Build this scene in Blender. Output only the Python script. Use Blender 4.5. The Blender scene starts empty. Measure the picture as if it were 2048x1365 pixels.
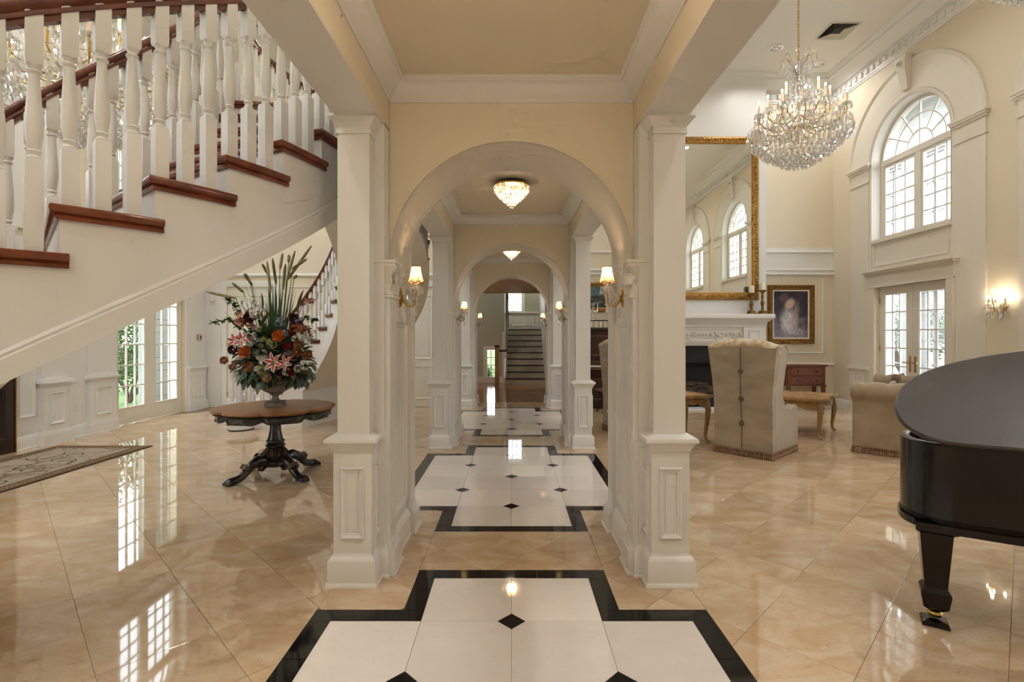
import bpy, bmesh, math, random
from mathutils import Matrix, Vector
random.seed(7)
PI = math.pi
sc = bpy.context.scene
C = sc.collection

# ------------------------------------------------------------------ camera
cam_d = bpy.data.cameras.new('camera')
cam = bpy.data.objects.new('camera', cam_d); C.objects.link(cam)
cam.location = (0, 0, 1.6); cam.rotation_euler = (PI/2, 0, 0)
cam_d.sensor_width = 36; cam_d.lens = 1026/2048*36
cam_d.shift_x = 1/2048; cam_d.shift_y = -10.5/2048
cam_d.clip_start = .05; cam_d.clip_end = 300
sc.camera = cam
# ------------------------------------------------------------------ sky, exposure
wd = bpy.data.worlds.new('world'); sc.world = wd; wd.use_nodes = True
bg = wd.node_tree.nodes['Background']
bg.inputs[0].default_value = (.84, .92, 1, 1); bg.inputs[1].default_value = 4.4
vs = sc.view_settings
vs.view_transform = 'Standard'; vs.look = 'None'; vs.gamma = 1; vs.use_curve_mapping = False
vs.exposure = 0.42
sc.cycles.max_bounces = 6; sc.cycles.diffuse_bounces = 4; sc.cycles.glossy_bounces = 3
sc.cycles.transparent_max_bounces = 9; sc.cycles.transmission_bounces = 4
sc.cycles.adaptive_threshold = .13; sc.cycles.adaptive_min_samples = 12
sc.cycles.caustics_reflective = False; sc.cycles.caustics_refractive = False
sc.cycles.sample_clamp_indirect = 6
def portal(loc, size, rot):
    l = bpy.data.lights.new('window_portal', 'AREA'); l.shape = 'RECTANGLE'; l.size, l.size_y = size
    l.cycles.is_portal = True
    o = bpy.data.objects.new('window_portal', l); C.objects.link(o); o.location = loc; o.rotation_euler = rot
def lamp(name, loc, power, col=(1, .72, .42), r=.03, parent=None):
    l = bpy.data.lights.new(name, 'POINT'); l.energy = power; l.color = col; l.shadow_soft_size = r
    o = bpy.data.objects.new(name, l); C.objects.link(o); o.location = loc
    if parent: o.parent = parent
    return o

# ------------------------------------------------------------------ materials
MATS = {}
def mat(name, col, rough=.5, metal=0., spec=.5, emit=None, estr=0., coat=0., sheen=0., var=None, bump=None, hue=None):
    """principled material; var=(scale, colour2, detail, stretch) mixes in a noise; bump=(scale, strength)"""
    m = bpy.data.materials.new(name); m.use_nodes = True; nt = m.node_tree; b = nt.nodes['Principled BSDF']
    b.inputs['Base Color'].default_value = (*col, 1); b.inputs['Roughness'].default_value = rough
    b.inputs['Metallic'].default_value = metal; b.inputs['Specular IOR Level'].default_value = spec
    b.inputs['Coat Weight'].default_value = coat; b.inputs['Coat Roughness'].default_value = .05
    b.inputs['Sheen Weight'].default_value = sheen
    if emit: b.inputs['Emission Color'].default_value = (*emit, 1); b.inputs['Emission Strength'].default_value = estr
    if var or bump:
        tc = nt.nodes.new('ShaderNodeTexCoord')
    if var:
        mp = nt.nodes.new('ShaderNodeMapping'); nt.links.new(tc.outputs['Object'], mp.inputs[0])
        mp.inputs['Scale'].default_value = var[3] if len(var) > 3 else (1, 1, 1)
        n = nt.nodes.new('ShaderNodeTexNoise'); n.inputs['Scale'].default_value = var[0]; n.inputs['Detail'].default_value = var[2]
        nt.links.new(mp.outputs[0], n.inputs['Vector'])
        r = nt.nodes.new('ShaderNodeValToRGB'); r.color_ramp.elements[0].position = .35; r.color_ramp.elements[1].position = .65
        r.color_ramp.elements[0].color = (*col, 1); r.color_ramp.elements[1].color = (*var[1], 1)
        nt.links.new(n.outputs[0], r.inputs[0]); nt.links.new(r.outputs[0], b.inputs['Base Color'])
    if bump:
        n = nt.nodes.new('ShaderNodeTexNoise'); n.inputs['Scale'].default_value = bump[0]; n.inputs['Detail'].default_value = 3
        nt.links.new(tc.outputs['Object'], n.inputs['Vector'])
        bp = nt.nodes.new('ShaderNodeBump'); bp.inputs['Strength'].default_value = bump[1]; bp.inputs['Distance'].default_value = .01
        nt.links.new(n.outputs[0], bp.inputs['Height']); nt.links.new(bp.outputs[0], b.inputs['Normal'])
    MATS[name] = m
    return m
mat('wall_cream', (.775, .695, .54), .55, spec=.35, bump=(60, .03))
mat('trim_white', (.80, .79, .765), .38, spec=.45, bump=(40, .02))
mat('trim_warm', (.785, .735, .635), .42, spec=.4, bump=(40, .02))
mat('hall_ceiling', (.80, .725, .575), .6, spec=.3)
mat('ceiling_white', (.80, .775, .715), .6, spec=.3)
mat('door_white', (.80, .76, .68), .35)
mat('rail_mahogany', (.17, .034, .014), .25, spec=.5, coat=.4, var=(6, (.085, .016, .008), 6, (1, 1, .2)))
mat('tread_mahogany', (.22, .050, .016), .25, coat=.4, var=(7, (.11, .022, .008), 6, (.25, 1, 1)))
mat('black_tile', (.004, .004, .004), .06, spec=.28)
mat('grout', (.30, .225, .14), .6)
mat('ebony', (.004, .004, .004), .14, spec=.45)
mat('piano_lid', (.024, .019, .014), .33, spec=.62)
mat('brass', (.62, .42, .14), .25, metal=1)
mat('gold_dark', (.36, .20, .05), .38, metal=.85, var=(30, (.14, .065, .015), 4), bump=(80, .5))
mat('gold_bright', (.52, .30, .08), .32, metal=.85, var=(25, (.25, .12, .03), 4), bump=(90, .5))
mat('candle_wax', (.88, .80, .66), .45)
mat('candle_sleeve', (.85, .66, .48), .45)
mat('iron_black', (.012, .012, .012), .35, metal=.6)
mat('table_black', (.010, .010, .011), .22, spec=.5, coat=.3, var=(9, (.028, .020, .012), 4))
mat('table_gilt', (.10, .065, .025), .35, metal=.5, var=(30, (.02, .014, .008), 4))
mat('walnut_top', (.34, .155, .050), .38, spec=.3, var=(5, (.20, .085, .028), 6, (1, 4, 1)))
mat('stone_urn', (.36, .335, .31), .8, var=(14, (.22, .20, .18), 5), bump=(40, .4))
mat('velvet_taupe', (.44, .36, .26), .85, spec=.15, sheen=.35, var=(2.2, (.33, .265, .185), 5, (1, 1, 2.4)), bump=(70, .1))
mat('velvet_side', (.44, .37, .28), .85, spec=.15, sheen=.3, var=(3, (.36, .30, .225), 5), bump=(70, .1))
mat('velvet_sofa', (.40, .315, .21), .8, spec=.15, sheen=.4, var=(3, (.29, .225, .145), 5), bump=(50, .1))
mat('damask', (.70, .62, .49), .8, var=(14, (.52, .36, .18), 1), bump=(60, .1))
mat('fringe', (.40, .26, .15), .9, var=(60, (.20, .12, .065), 2))
mat('button_brown', (.13, .09, .05), .8)
mat('oak_carved', (.44, .27, .105), .45, spec=.3, var=(6, (.22, .12, .045), 6, (1, 1, .3)), bump=(20, .15))
mat('cherry', (.20, .062, .022), .4, spec=.3, var=(6, (.11, .030, .012), 6, (.3, 1, 1)))
mat('organ_wood', (.050, .020, .010), .4, var=(5, (.022, .009, .005), 6, (1, 1, .2)))
mat('organ_light', (.15, .065, .026), .4, var=(5, (.08, .033, .014), 6, (1, 1, .2)))
mat('ivory', (.75, .70, .58), .4)
mat('firebox', (.012, .012, .013), .5, spec=.4)
mat('log', (.10, .065, .04), .9, var=(8, (.03, .02, .015), 5), bump=(20, .5))
mat('mirror_glass', (.86, .88, .84), .01, metal=1)
mat('vent_white', (.72, .68, .58), .5)
mat('vent_dark', (.03, .03, .028), .8)
mat('chrome', (.7, .7, .72), .12, metal=1)
mat('lens_glass', (.55, .55, .58), .08, metal=.9)
mat('door_dark', (.030, .012, .008), .35, var=(5, (.016, .007, .005), 5, (1, 1, .2)))
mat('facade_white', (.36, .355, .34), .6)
mat('slate', (.05, .055, .09), .6, var=(9, (.09, .09, .12), 3))
mat('bark', (.09, .06, .045), .9, bump=(30, .5))
mat('leaf_shrub', (.045, .105, .022), .55, var=(3, (.10, .17, .04), 3))
mat('lawn', (.09, .17, .035), .9, var=(4, (.14, .22, .06), 5))
mat('paving', (.42, .41, .39), .8, var=(3, (.33, .32, .3), 5))
mat('bulb', (1, .9, .75), .5, emit=(1, .92, .80), estr=60)
mat('bulb_soft', (1, .85, .6), .5, emit=(1, .72, .46), estr=18)
mat('plastic_white', (.78, .75, .68), .4)
mat('screen_dark', (.02, .015, .012), .2)
mat('back_wall', (.42, .42, .34), .6)
mat('stair_white', (.74, .70, .64), .45)
mat('tread_dark', (.022, .010, .007), .3, coat=.3)
mat('newel_oak', (.36, .22, .09), .35, var=(6, (.26, .15, .06), 5, (1, 1, .2)))
mat('soffit_wood', (.42, .21, .08), .5, var=(4, (.50, .30, .14), 4, (1, .2, 1)))
mat('pillow_brown', (.16, .09, .05), .85, var=(25, (.32, .22, .13), 2), sheen=.3)
mat('pillow_pale', (.60, .55, .47), .8, var=(20, (.40, .34, .27), 2), sheen=.3)
mat('paper_white', (.80, .76, .68), .6)
mat('stool_cloth', (.10, .035, .04), .9, var=(30, (.25, .14, .12), 2))
mat('carving_white', (.82, .79, .72), .45)

def crystal(name, tint, gloss):
    m = bpy.data.materials.new(name); m.use_nodes = True; nt = m.node_tree; nt.nodes.clear()
    o = nt.nodes.new('ShaderNodeOutputMaterial'); mx = nt.nodes.new('ShaderNodeMixShader'); t = nt.nodes.new('ShaderNodeBsdfTransparent')
    g = nt.nodes.new('ShaderNodeBsdfGlossy'); g.inputs['Roughness'].default_value = .03; g.inputs[0].default_value = (*tint, 1)
    t.inputs[0].default_value = (.97, .97, .96, 1); mx.inputs[0].default_value = gloss
    d = nt.nodes.new('ShaderNodeBsdfDiffuse'); d.inputs[0].default_value = (.95,.95,.96,1); m2 = nt.nodes.new('ShaderNodeMixShader'); m2.inputs[0].default_value = .28  # white diffuse share imitates the sparkle scattered by the facets
    nt.links.new(g.outputs[0], m2.inputs[1]); nt.links.new(d.outputs[0], m2.inputs[2])
    nt.links.new(t.outputs[0], mx.inputs[1]); nt.links.new(m2.outputs[0], mx.inputs[2]); nt.links.new(mx.outputs[0], o.inputs[0])
    MATS[name] = m
crystal('crystal', (1, .99, .98), .5)
crystal('crystal_thin', (1, 1, 1), .30)
def pane_glass():
    m = bpy.data.materials.new('pane_glass'); m.use_nodes = True; nt = m.node_tree; nt.nodes.clear()
    o = nt.nodes.new('ShaderNodeOutputMaterial'); mx = nt.nodes.new('ShaderNodeMixShader'); t = nt.nodes.new('ShaderNodeBsdfTransparent')
    g = nt.nodes.new('ShaderNodeBsdfGlossy'); g.inputs['Roughness'].default_value = .0
    lw = nt.nodes.new('ShaderNodeLayerWeight'); pw = nt.nodes.new('ShaderNodeMath'); pw.operation = 'POWER'; pw.inputs[1].default_value = 4
    fr = nt.nodes.new('ShaderNodeMath'); fr.operation = 'MULTIPLY_ADD'; fr.inputs[1].default_value = .5; fr.inputs[2].default_value = .025
    nt.links.new(lw.outputs['Facing'], pw.inputs[0]); nt.links.new(pw.outputs[0], fr.inputs[0])
    nt.links.new(fr.outputs[0], mx.inputs[0]); nt.links.new(t.outputs[0], mx.inputs[1]); nt.links.new(g.outputs[0], mx.inputs[2])
    nt.links.new(mx.outputs[0], o.inputs[0]); MATS['pane_glass'] = m
pane_glass()
def translucent(name, col):
    m = bpy.data.materials.new(name); m.use_nodes = True; nt = m.node_tree; nt.nodes.clear()
    o = nt.nodes.new('ShaderNodeOutputMaterial'); mx = nt.nodes.new('ShaderNodeMixShader'); mx.inputs[0].default_value = .6
    d = nt.nodes.new('ShaderNodeBsdfDiffuse'); t = nt.nodes.new('ShaderNodeBsdfTranslucent')
    d.inputs[0].default_value = (*col, 1); t.inputs[0].default_value = (*col, 1)
    nt.links.new(d.outputs[0], mx.inputs[1]); nt.links.new(t.outputs[0], mx.inputs[2]); nt.links.new(mx.outputs[0], o.inputs[0]); MATS[name] = m
translucent('shade_silk', (.92, .78, .52))

def marble(name, c1, c2, c3, rough, island):
    """polished stone: cloudy colour, thin veins, every tile with its own offset and tone"""
    m = bpy.data.materials.new(name); m.use_nodes = True; nt = m.node_tree; b = nt.nodes['Principled BSDF']; L = nt.links.new
    N = nt.nodes.new
    g = N('ShaderNodeNewGeometry')
    if island: rnd = g.outputs['Random Per Island']
    else: rnd = N('ShaderNodeObjectInfo').outputs['Random']
    sc_ = N('ShaderNodeMath'); sc_.operation = 'MULTIPLY'; sc_.inputs[1].default_value = 37; L(rnd, sc_.inputs[0])
    cb = N('ShaderNodeCombineXYZ'); L(sc_.outputs[0], cb.inputs[0]); L(sc_.outputs[0], cb.inputs[1]); L(sc_.outputs[0], cb.inputs[2])
    ad = N('ShaderNodeVectorMath'); L(g.outputs['Position'], ad.inputs[0]); L(cb.outputs[0], ad.inputs[1])
    mp = N('ShaderNodeMapping'); mp.inputs['Rotation'].default_value = (0, 0, .6); mp.inputs['Scale'].default_value = (1, 1.9, 1); L(ad.outputs[0], mp.inputs[0])
    n1 = N('ShaderNodeTexNoise'); n1.inputs['Scale'].default_value = 2.2; n1.inputs['Detail'].default_value = 7; n1.inputs['Distortion'].default_value = 1.2; L(mp.outputs[0], n1.inputs['Vector'])
    r1 = N('ShaderNodeValToRGB'); e = r1.color_ramp.elements; e[0].position = .36; e[1].position = .66; e[0].color = (*c1, 1); e[1].color = (*c2, 1); L(n1.outputs[0], r1.inputs[0])
    n2 = N('ShaderNodeTexNoise'); n2.inputs['Scale'].default_value = 4; n2.inputs['Detail'].default_value = 9; n2.inputs['Distortion'].default_value = 2.0; L(mp.outputs[0], n2.inputs['Vector'])
    r2 = N('ShaderNodeValToRGB'); e = r2.color_ramp.elements; e[0].position = .485; e[0].color = (0, 0, 0, 1); e[1].position = .5; e[1].color = (1, 1, 1, 1)
    e2 = r2.color_ramp.elements.new(.515); e2.color = (0, 0, 0, 1); L(n2.outputs[0], r2.inputs[0])
    vm = N('ShaderNodeMath'); vm.operation = 'MULTIPLY'; vm.inputs[1].default_value = .42; L(r2.outputs[0], vm.inputs[0])
    mx = N('ShaderNodeMix'); mx.data_type = 'RGBA'; L(vm.outputs[0], mx.inputs[0]); L(r1.outputs[0], mx.inputs[6]); mx.inputs[7].default_value = (*c3, 1)
    hs = N('ShaderNodeHueSaturation'); L(mx.outputs[2], hs.inputs['Color'])
    mr = N('ShaderNodeMapRange'); mr.inputs[3].default_value = .89; mr.inputs[4].default_value = 1.06; L(rnd, mr.inputs[0]); L(mr.outputs[0], hs.inputs['Value'])
    L(hs.outputs[0], b.inputs['Base Color']); b.inputs['Roughness'].default_value = rough; b.inputs['IOR'].default_value = 1.72; b.inputs['Specular IOR Level'].default_value = .6
    MATS[name] = m
marble('marble_tile', (.56, .385, .22), (.67, .525, .365), (.40, .25, .13), .03, False)
marble('marble_field', (.56, .385, .22), (.67, .525, .365), (.40, .25, .13), .03, True)
marble('white_tile', (.83, .755, .69), (.86, .79, .73), (.76, .68, .61), .04, False)

def planks():
    m = bpy.data.materials.new('oak_floor'); m.use_nodes = True; nt = m.node_tree; b = nt.nodes['Principled BSDF']; L = nt.links.new; N = nt.nodes.new
    tc = N('ShaderNodeTexCoord'); mp = N('ShaderNodeMapping'); mp.inputs['Scale'].default_value = (.5, 8, 1); L(tc.outputs['Object'], mp.inputs[0])
    n = N('ShaderNodeTexNoise'); n.inputs['Scale'].default_value = 1.5; n.inputs['Detail'].default_value = 8; L(mp.outputs[0], n.inputs['Vector'])
    r = N('ShaderNodeValToRGB'); r.color_ramp.elements[0].color = (.13, .045, .018, 1); r.color_ramp.elements[1].color = (.42, .21, .085, 1)
    r.color_ramp.elements[0].position = .3; r.color_ramp.elements[1].position = .7; L(n.outputs[0], r.inputs[0]); L(r.outputs[0], b.inputs['Base Color'])
    b.inputs['Roughness'].default_value = .12; MATS['oak_floor'] = m
planks()
def rug_mat(name, base, ink, scale, ramp):
    m = bpy.data.materials.new(name); m.use_nodes = True; nt = m.node_tree; b = nt.nodes['Principled BSDF']; L = nt.links.new; N = nt.nodes.new
    tc = N('ShaderNodeTexCoord'); n = N('ShaderNodeTexNoise'); n.inputs['Scale'].default_value = scale; n.inputs['Detail'].default_value = 2; n.inputs['Distortion'].default_value = 2.5
    L(tc.outputs['Object'], n.inputs['Vector']); r = N('ShaderNodeValToRGB'); e = r.color_ramp.elements
    e[0].position = .5 - ramp; e[0].color = (*base, 1); e[1].position = .5; e[1].color = (*ink, 1); k = e.new(.5 + ramp); k.color = (*base, 1)
    L(n.outputs[0], r.inputs[0]); L(r.outputs[0], b.inputs['Base Color']); b.inputs['Roughness'].default_value = .95; b.inputs['Specular IOR Level'].default_value = .1; MATS[name] = m
rug_mat('rug_field', (.42, .36, .28), (.20, .13, .08), 1.6, .035)
mat('rug_border', (.30, .215, .12), .95, spec=.1, var=(40, (.20, .13, .07), 2))
mat('rug_edge', (.045, .028, .022), .95, spec=.1)
mat('rug_check', (.06, .038, .028), .95, spec=.1)

# ------------------------------------------------------------------ mesh helpers
class MB:
    def __init__(s): s.v = []; s.f = []
    def add(s, vs, fs, M=None):
        o = len(s.v)
        s.v += [tuple(M @ Vector(p)) for p in vs] if M is not None else [tuple(p) for p in vs]
        s.f += [tuple(i+o for i in f) for f in fs]; return s
    def box(s, x0, x1, y0, y1, z0, z1, M=None):
        return s.add([(x0,y0,z0),(x1,y0,z0),(x1,y1,z0),(x0,y1,z0),(x0,y0,z1),(x1,y0,z1),(x1,y1,z1),(x0,y1,z1)],
                     [(0,3,2,1),(4,5,6,7),(0,1,5,4),(1,2,6,5),(2,3,7,6),(3,0,4,7)], M)
    def loft(s, rings, M=None, closed=True, cap=True):
        n = len(rings[0]); vs = [p for r in rings for p in r]; fs = []
        for i in range(len(rings)-1):
            for j in range(n if closed else n-1):
                k = (j+1) % n; fs.append((i*n+j, i*n+k, (i+1)*n+k, (i+1)*n+j))
        if cap and closed: fs += [tuple(range(n-1, -1, -1)), tuple(range((len(rings)-1)*n, len(rings)*n))]
        return s.add(vs, fs, M)
    def lathe(s, prof, n=16, M=None, ph=0, cap=True):
        return s.loft([[(r*math.cos(2*PI*j/n+ph), r*math.sin(2*PI*j/n+ph), z) for j in range(n)] for r, z in prof], M, True, cap)
    def rects(s, prof, cx=0, cy=0, M=None):          # stacked rectangles (hx, hy, z)
        return s.loft([[(cx-a,cy-b,z),(cx+a,cy-b,z),(cx+a,cy+b,z),(cx-a,cy+b,z)] for a, b, z in prof], M)
    def prism(s, poly, h0, h1, M=None):
        n = len(poly); vs = [(x,y,h0) for x,y in poly]+[(x,y,h1) for x,y in poly]
        fs = [tuple(range(n-1,-1,-1)), tuple(range(n,2*n))]+[(i,(i+1)%n,(i+1)%n+n,i+n) for i in range(n)]
        return s.add(vs, fs, M)
    def tube(s, path, rad, n=8, M=None, closed=False, cap=True):
        P = [Vector(p) for p in path]; m = len(P); rings = []
        up = Vector((0,0,1)); prev = None
        for i in range(m):
            if closed: t = P[(i+1)%m]-P[i-1]
            else: t = P[min(i+1,m-1)]-P[max(i-1,0)]
            t.normalize()
            if prev is None:
                a = up.cross(t)
                if a.length < 1e-3: a = Vector((1,0,0)).cross(t)
            else: a = prev - t*prev.dot(t)
            a.normalize(); prev = a.copy(); b = t.cross(a)
            r = rad[i] if hasattr(rad,'__len__') else rad
            rings.append([tuple(P[i]+(a*math.cos(2*PI*j/n)+b*math.sin(2*PI*j/n))*r) for j in range(n)])
        if closed: rings.append(rings[0])
        return s.loft(rings, M, True, cap and not closed)
    def molding(s, path, prof, closed=False, M=None):
        """profile (offset to the left of travel, height) swept with mitres along a 2D path"""
        n = len(path); P = [Vector((p[0],p[1])) for p in path]; rings = []
        for i in range(n):
            def seg(a,b): d = P[b]-P[a]; d.normalize(); return Vector((-d.y,d.x))
            if closed: n0, n1 = seg(i-1,i), seg(i,(i+1)%n)
            else:
                n0 = seg(max(i-1,0), max(i,1)); n1 = seg(min(i,n-2), min(i+1,n-1))
            m = (n0+n1); m.normalize(); c = max(.2, m.dot(n0)); m = m/c
            rings.append([(P[i].x+m.x*o, P[i].y+m.y*o, h) for o, h in prof])
        if closed: rings.append(rings[0])
        return s.loft(rings, M, True, not closed)
    def build(s, name, m, parent=None, smooth=35, fix=True):
        me = bpy.data.meshes.new(name); me.from_pydata(s.v, [], s.f)
        if fix:
            b = bmesh.new(); b.from_mesh(me); bmesh.ops.recalc_face_normals(b, faces=b.faces); b.to_mesh(me); b.free()
        if smooth:
            me.polygons.foreach_set('use_smooth', [True]*len(me.polygons)); me.set_sharp_from_angle(angle=math.radians(smooth))
        me.materials.append(MATS[m])
        o = bpy.data.objects.new(name, me); C.objects.link(o)
        if parent: o.parent = parent
        return o
def obj(name, me, parent=None, loc=(0,0,0), rz=0, scale=None):
    o = bpy.data.objects.new(name, me); C.objects.link(o); o.location = loc; o.rotation_euler = (0,0,rz)
    if scale: o.scale = scale
    if parent: o.parent = parent
    return o
def thing(name, label=None, cat=None, loc=(0,0,0), rz=0, group=None, kind=None):
    o = bpy.data.objects.new(name, None); C.objects.link(o); o.location = loc; o.rotation_euler = (0,0,rz)
    return tag(o, label, cat, group, kind)
def tag(o, label=None, cat=None, group=None, kind=None):
    if label: o['label'] = label
    if cat: o['category'] = cat
    if group: o['group'] = group
    if kind: o['kind'] = kind
    return o
def dup(o, parent=None, label=None):
    c = o.copy(); C.objects.link(c)
    if parent is not None: c.parent = parent
    if label: c['label'] = label
    for ch in list(o.children): dup(ch, c)
    return c
def bevel(o, w=.01, seg=2):
    b = o.modifiers.new('edge', 'BEVEL'); b.width = w; b.segments = seg; b.limit_method = 'ANGLE'; b.angle_limit = math.radians(40); return o
def subsurf(o, n=1):
    b = o.modifiers.new('soft', 'SUBSURF'); b.levels = n; b.render_levels = n; return o
def T(x=0,y=0,z=0,rz=0,rx=0,ry=0,s=1):
    return Matrix.Translation((x,y,z)) @ Matrix.Rotation(rz,4,'Z') @ Matrix.Rotation(ry,4,'Y') @ Matrix.Rotation(rx,4,'X') @ Matrix.Diagonal((s,s,s,1))
def plane_m(o, u, v, w):                              # local (u, v, w) -> world
    M = Matrix.Identity(4)
    for i in range(3): M[i][0] = u[i]; M[i][1] = v[i]; M[i][2] = w[i]; M[i][3] = o[i]
    return M
def lerp(a,b,t): return a+(b-a)*t
def sphere(mb, c, r, n=8, m=5, M=None, sx=1, sy=1, sz=1):
    rings = [[(c[0]+sx*r*math.sin(PI*i/m)*math.cos(2*PI*j/n), c[1]+sy*r*math.sin(PI*i/m)*math.sin(2*PI*j/n), c[2]-sz*r*math.cos(PI*i/m)) for j in range(n)] for i in range(m+1)]
    rings[0] = [(c[0]+1e-4*math.cos(2*PI*j/n), c[1]+1e-4*math.sin(2*PI*j/n), c[2]-sz*r) for j in range(n)]
    rings[-1] = [(c[0]+1e-4*math.cos(2*PI*j/n), c[1]+1e-4*math.sin(2*PI*j/n), c[2]+sz*r) for j in range(n)]
    return mb.loft(rings, M)
def drop(mb, x, y, z, l, w, n=5):                     # a faceted hanging drop with its top at z
    r = random.random()*6
    ring = lambda rr, zz: [(x+rr*math.cos(2*PI*j/n+r), y+rr*math.sin(2*PI*j/n+r), zz) for j in range(n)]
    mb.loft([ring(w*.12, z), ring(w*.45, z-l*.45), ring(w*.5, z-l*.7), ring(w*.06, z-l)])

XL, XR, YF, YFR, YB, ZC = -6.85, 7.3, 11.5, 11.65, -1.6, 7.4   # room shell
HX = .852                                                       # half width of the hall
M_RIGHT = plane_m((XR,0,0), (0,1,0), (0,0,1), (-1,0,0))
M_LEFT = plane_m((XL,0,0), (0,1,0), (0,0,1), (1,0,0))
M_FAR = plane_m((0,YF,0), (1,0,0), (0,0,1), (0,-1,0))
M_FARR = plane_m((0,YFR,0), (1,0,0), (0,0,1), (0,-1,0))
PANEL = [(0,0),(0,.014),(.006,.02),(.016,.014),(.022,.008),(.03,.008),(.034,0)]   # small panel moulding
BASE = [(0,0),(.026,0),(.026,.012),(.018,.02),(.018,.16),(.012,.175),(.005,.195),(0,.2)]
def rect(u0,u1,v0,v1): return [(u0,v0),(u1,v0),(u1,v1),(u0,v1)]
def lits(*a): return a
# ================================================================== SETTING
# ------------------------------------------------------------------ floor
def clip(poly, a, b, c):                              # keep a*x + b*y <= c
    out = []
    for i in range(len(poly)):
        p, q = poly[i], poly[(i+1) % len(poly)]
        dp, dq = a*p[0]+b*p[1]-c, a*q[0]+b*q[1]-c
        if dp <= 0: out.append(p)
        if dp*dq < 0:
            t = dp/(dp-dq); out.append((p[0]+(q[0]-p[0])*t, p[1]+(q[1]-p[1])*t))
    return out
def area(p): return abs(sum(p[i][0]*p[(i+1)%len(p)][1]-p[(i+1)%len(p)][0]*p[i][1] for i in range(len(p))))/2 if len(p) > 2 else 0
def minus(polys, R):
    x0,x1,y0,y1 = R; res = []
    for p in polys:
        for (a,b,c) in ((1,0,x0),(-1,0,-x1),(0,1,y0),(0,-1,-y1)):
            o = clip(p, a, b, c)
            if area(o) > 2e-4: res.append(o)
            p = clip(p, -a, -b, -c)
            if area(p) < 2e-4: break
    return res
def tile_mesh(mb, poly, top=0., ch=.0006, dep=.006):
    """slab with a fine arris; poly is shrunk by the joint"""
    n = len(poly); cx = sum(p[0] for p in poly)/n; cy = sum(p[1] for p in poly)/n
    if sum(poly[i][0]*poly[(i+1)%n][1]-poly[(i+1)%n][0]*poly[i][1] for i in range(n)) < 0: poly = poly[::-1]
    def inset(d):
        r = []
        for i in range(n):
            p0,p1,p2 = Vector(poly[i-1]),Vector(poly[i]),Vector(poly[(i+1)%n])
            a = (p1-p0); b = (p2-p1)
            if a.length < 1e-6 or b.length < 1e-6: r.append((p1.x,p1.y)); continue
            a.normalize(); b.normalize(); n0 = Vector((-a.y,a.x)); n1 = Vector((-b.y,b.x)); m = n0+n1
            if m.length < 1e-4: m = n0
            m.normalize(); k = max(.35, m.dot(n0)); r.append((p1.x+m.x*d/k, p1.y+m.y*d/k))
        return r
    o, i_ = inset(.0011), inset(.0011+ch)
    mb.loft([[(x,y,top-dep) for x,y in o], [(x,y,top-ch) for x,y in o], [(x,y,top) for x,y in i_]])
floor = tag(MB().box(XL-.4, XR+.4, YB-.4, 12.35, -.2, -.004).build('floor', 'grout'), 'polished marble floor laid on the diagonal', None, None, 'structure')
PAN = (.335, 4.31, 8.285); S = .508
HOLES = []
for y0 in PAN:
    HOLES += [(-.628,.628,y0-.12,y0+6*S+.12), (.628,1.136,y0+S-.12,y0+5*S+.12), (-1.136,-.628,y0+S-.12,y0+5*S+.12)]
D = .715; tiles = []
for i in range(-22, 26):
    for j in range(-16, 24):
        a, b = -1.505+D*i, 4.03+D*j                    # X-Y, X+Y of the lower corner of this tile
        cs = [((a_+b_)/2, (b_-a_)/2) for a_, b_ in ((a,b),(a+D,b),(a+D,b+D),(a,b+D))]
        if max(p[0] for p in cs) < XL or min(p[0] for p in cs) > XR or max(p[1] for p in cs) < YB or min(p[1] for p in cs) > 12.3: continue
        p = [(min(max(x,XL-.05),XR+.05), y) for x, y in cs]
        p = clip(cs, 0, 1, 12.3)
        ps = [p]
        for R in HOLES: ps = minus(ps, R)
        ps = [q for q in ps if area(q) > 1e-3]
        if not ps: continue
        cx = sum(q[0] for q in cs)/4; cy = sum(q[1] for q in cs)/4
        vis = 0
        if cy > 1.9 and abs(cx)/cy < 1.03 and 1.6/cy < .72: vis = 1/cy**3
        if -.6 < cx < .6 and cy < 11: vis *= 1.5
        if -6.4 < cx < -3.4 and cy > 9.2: vis *= .5
        tiles.append((vis, cx, cy, ps, len(ps) == 1 and len(ps[0]) == 4 and abs(area(ps[0])-D*D/2) < 1e-4))
tiles.sort(key=lambda t: -t[0])
mb = MB(); h = D/2; tile_mesh(mb, [(0,-h),(h,0),(0,h),(-h,0)])
t0 = mb.build('floor_tile', 'marble_tile', floor, smooth=0); first = True
rest = MB()
for k, (vis, cx, cy, ps, whole) in enumerate(tiles):
    if k < 300 and vis > 0:
        if whole:
            if first: o = t0; first = False
            else: o = obj('floor_tile', t0.data, floor)
            o.location = (cx, cy, 0)
        else:
            m_ = MB()
            for p in ps: tile_mesh(m_, [(x-cx, y-cy) for x, y in p])
            m_.build('floor_tile', 'marble_tile', floor, smooth=0).location = (cx, cy, 0)
    else:
        for p in ps: tile_mesh(rest, p)
tag(rest.build('tile_field', 'marble_field', floor, smooth=0, fix=False), kind='stuff')
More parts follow.
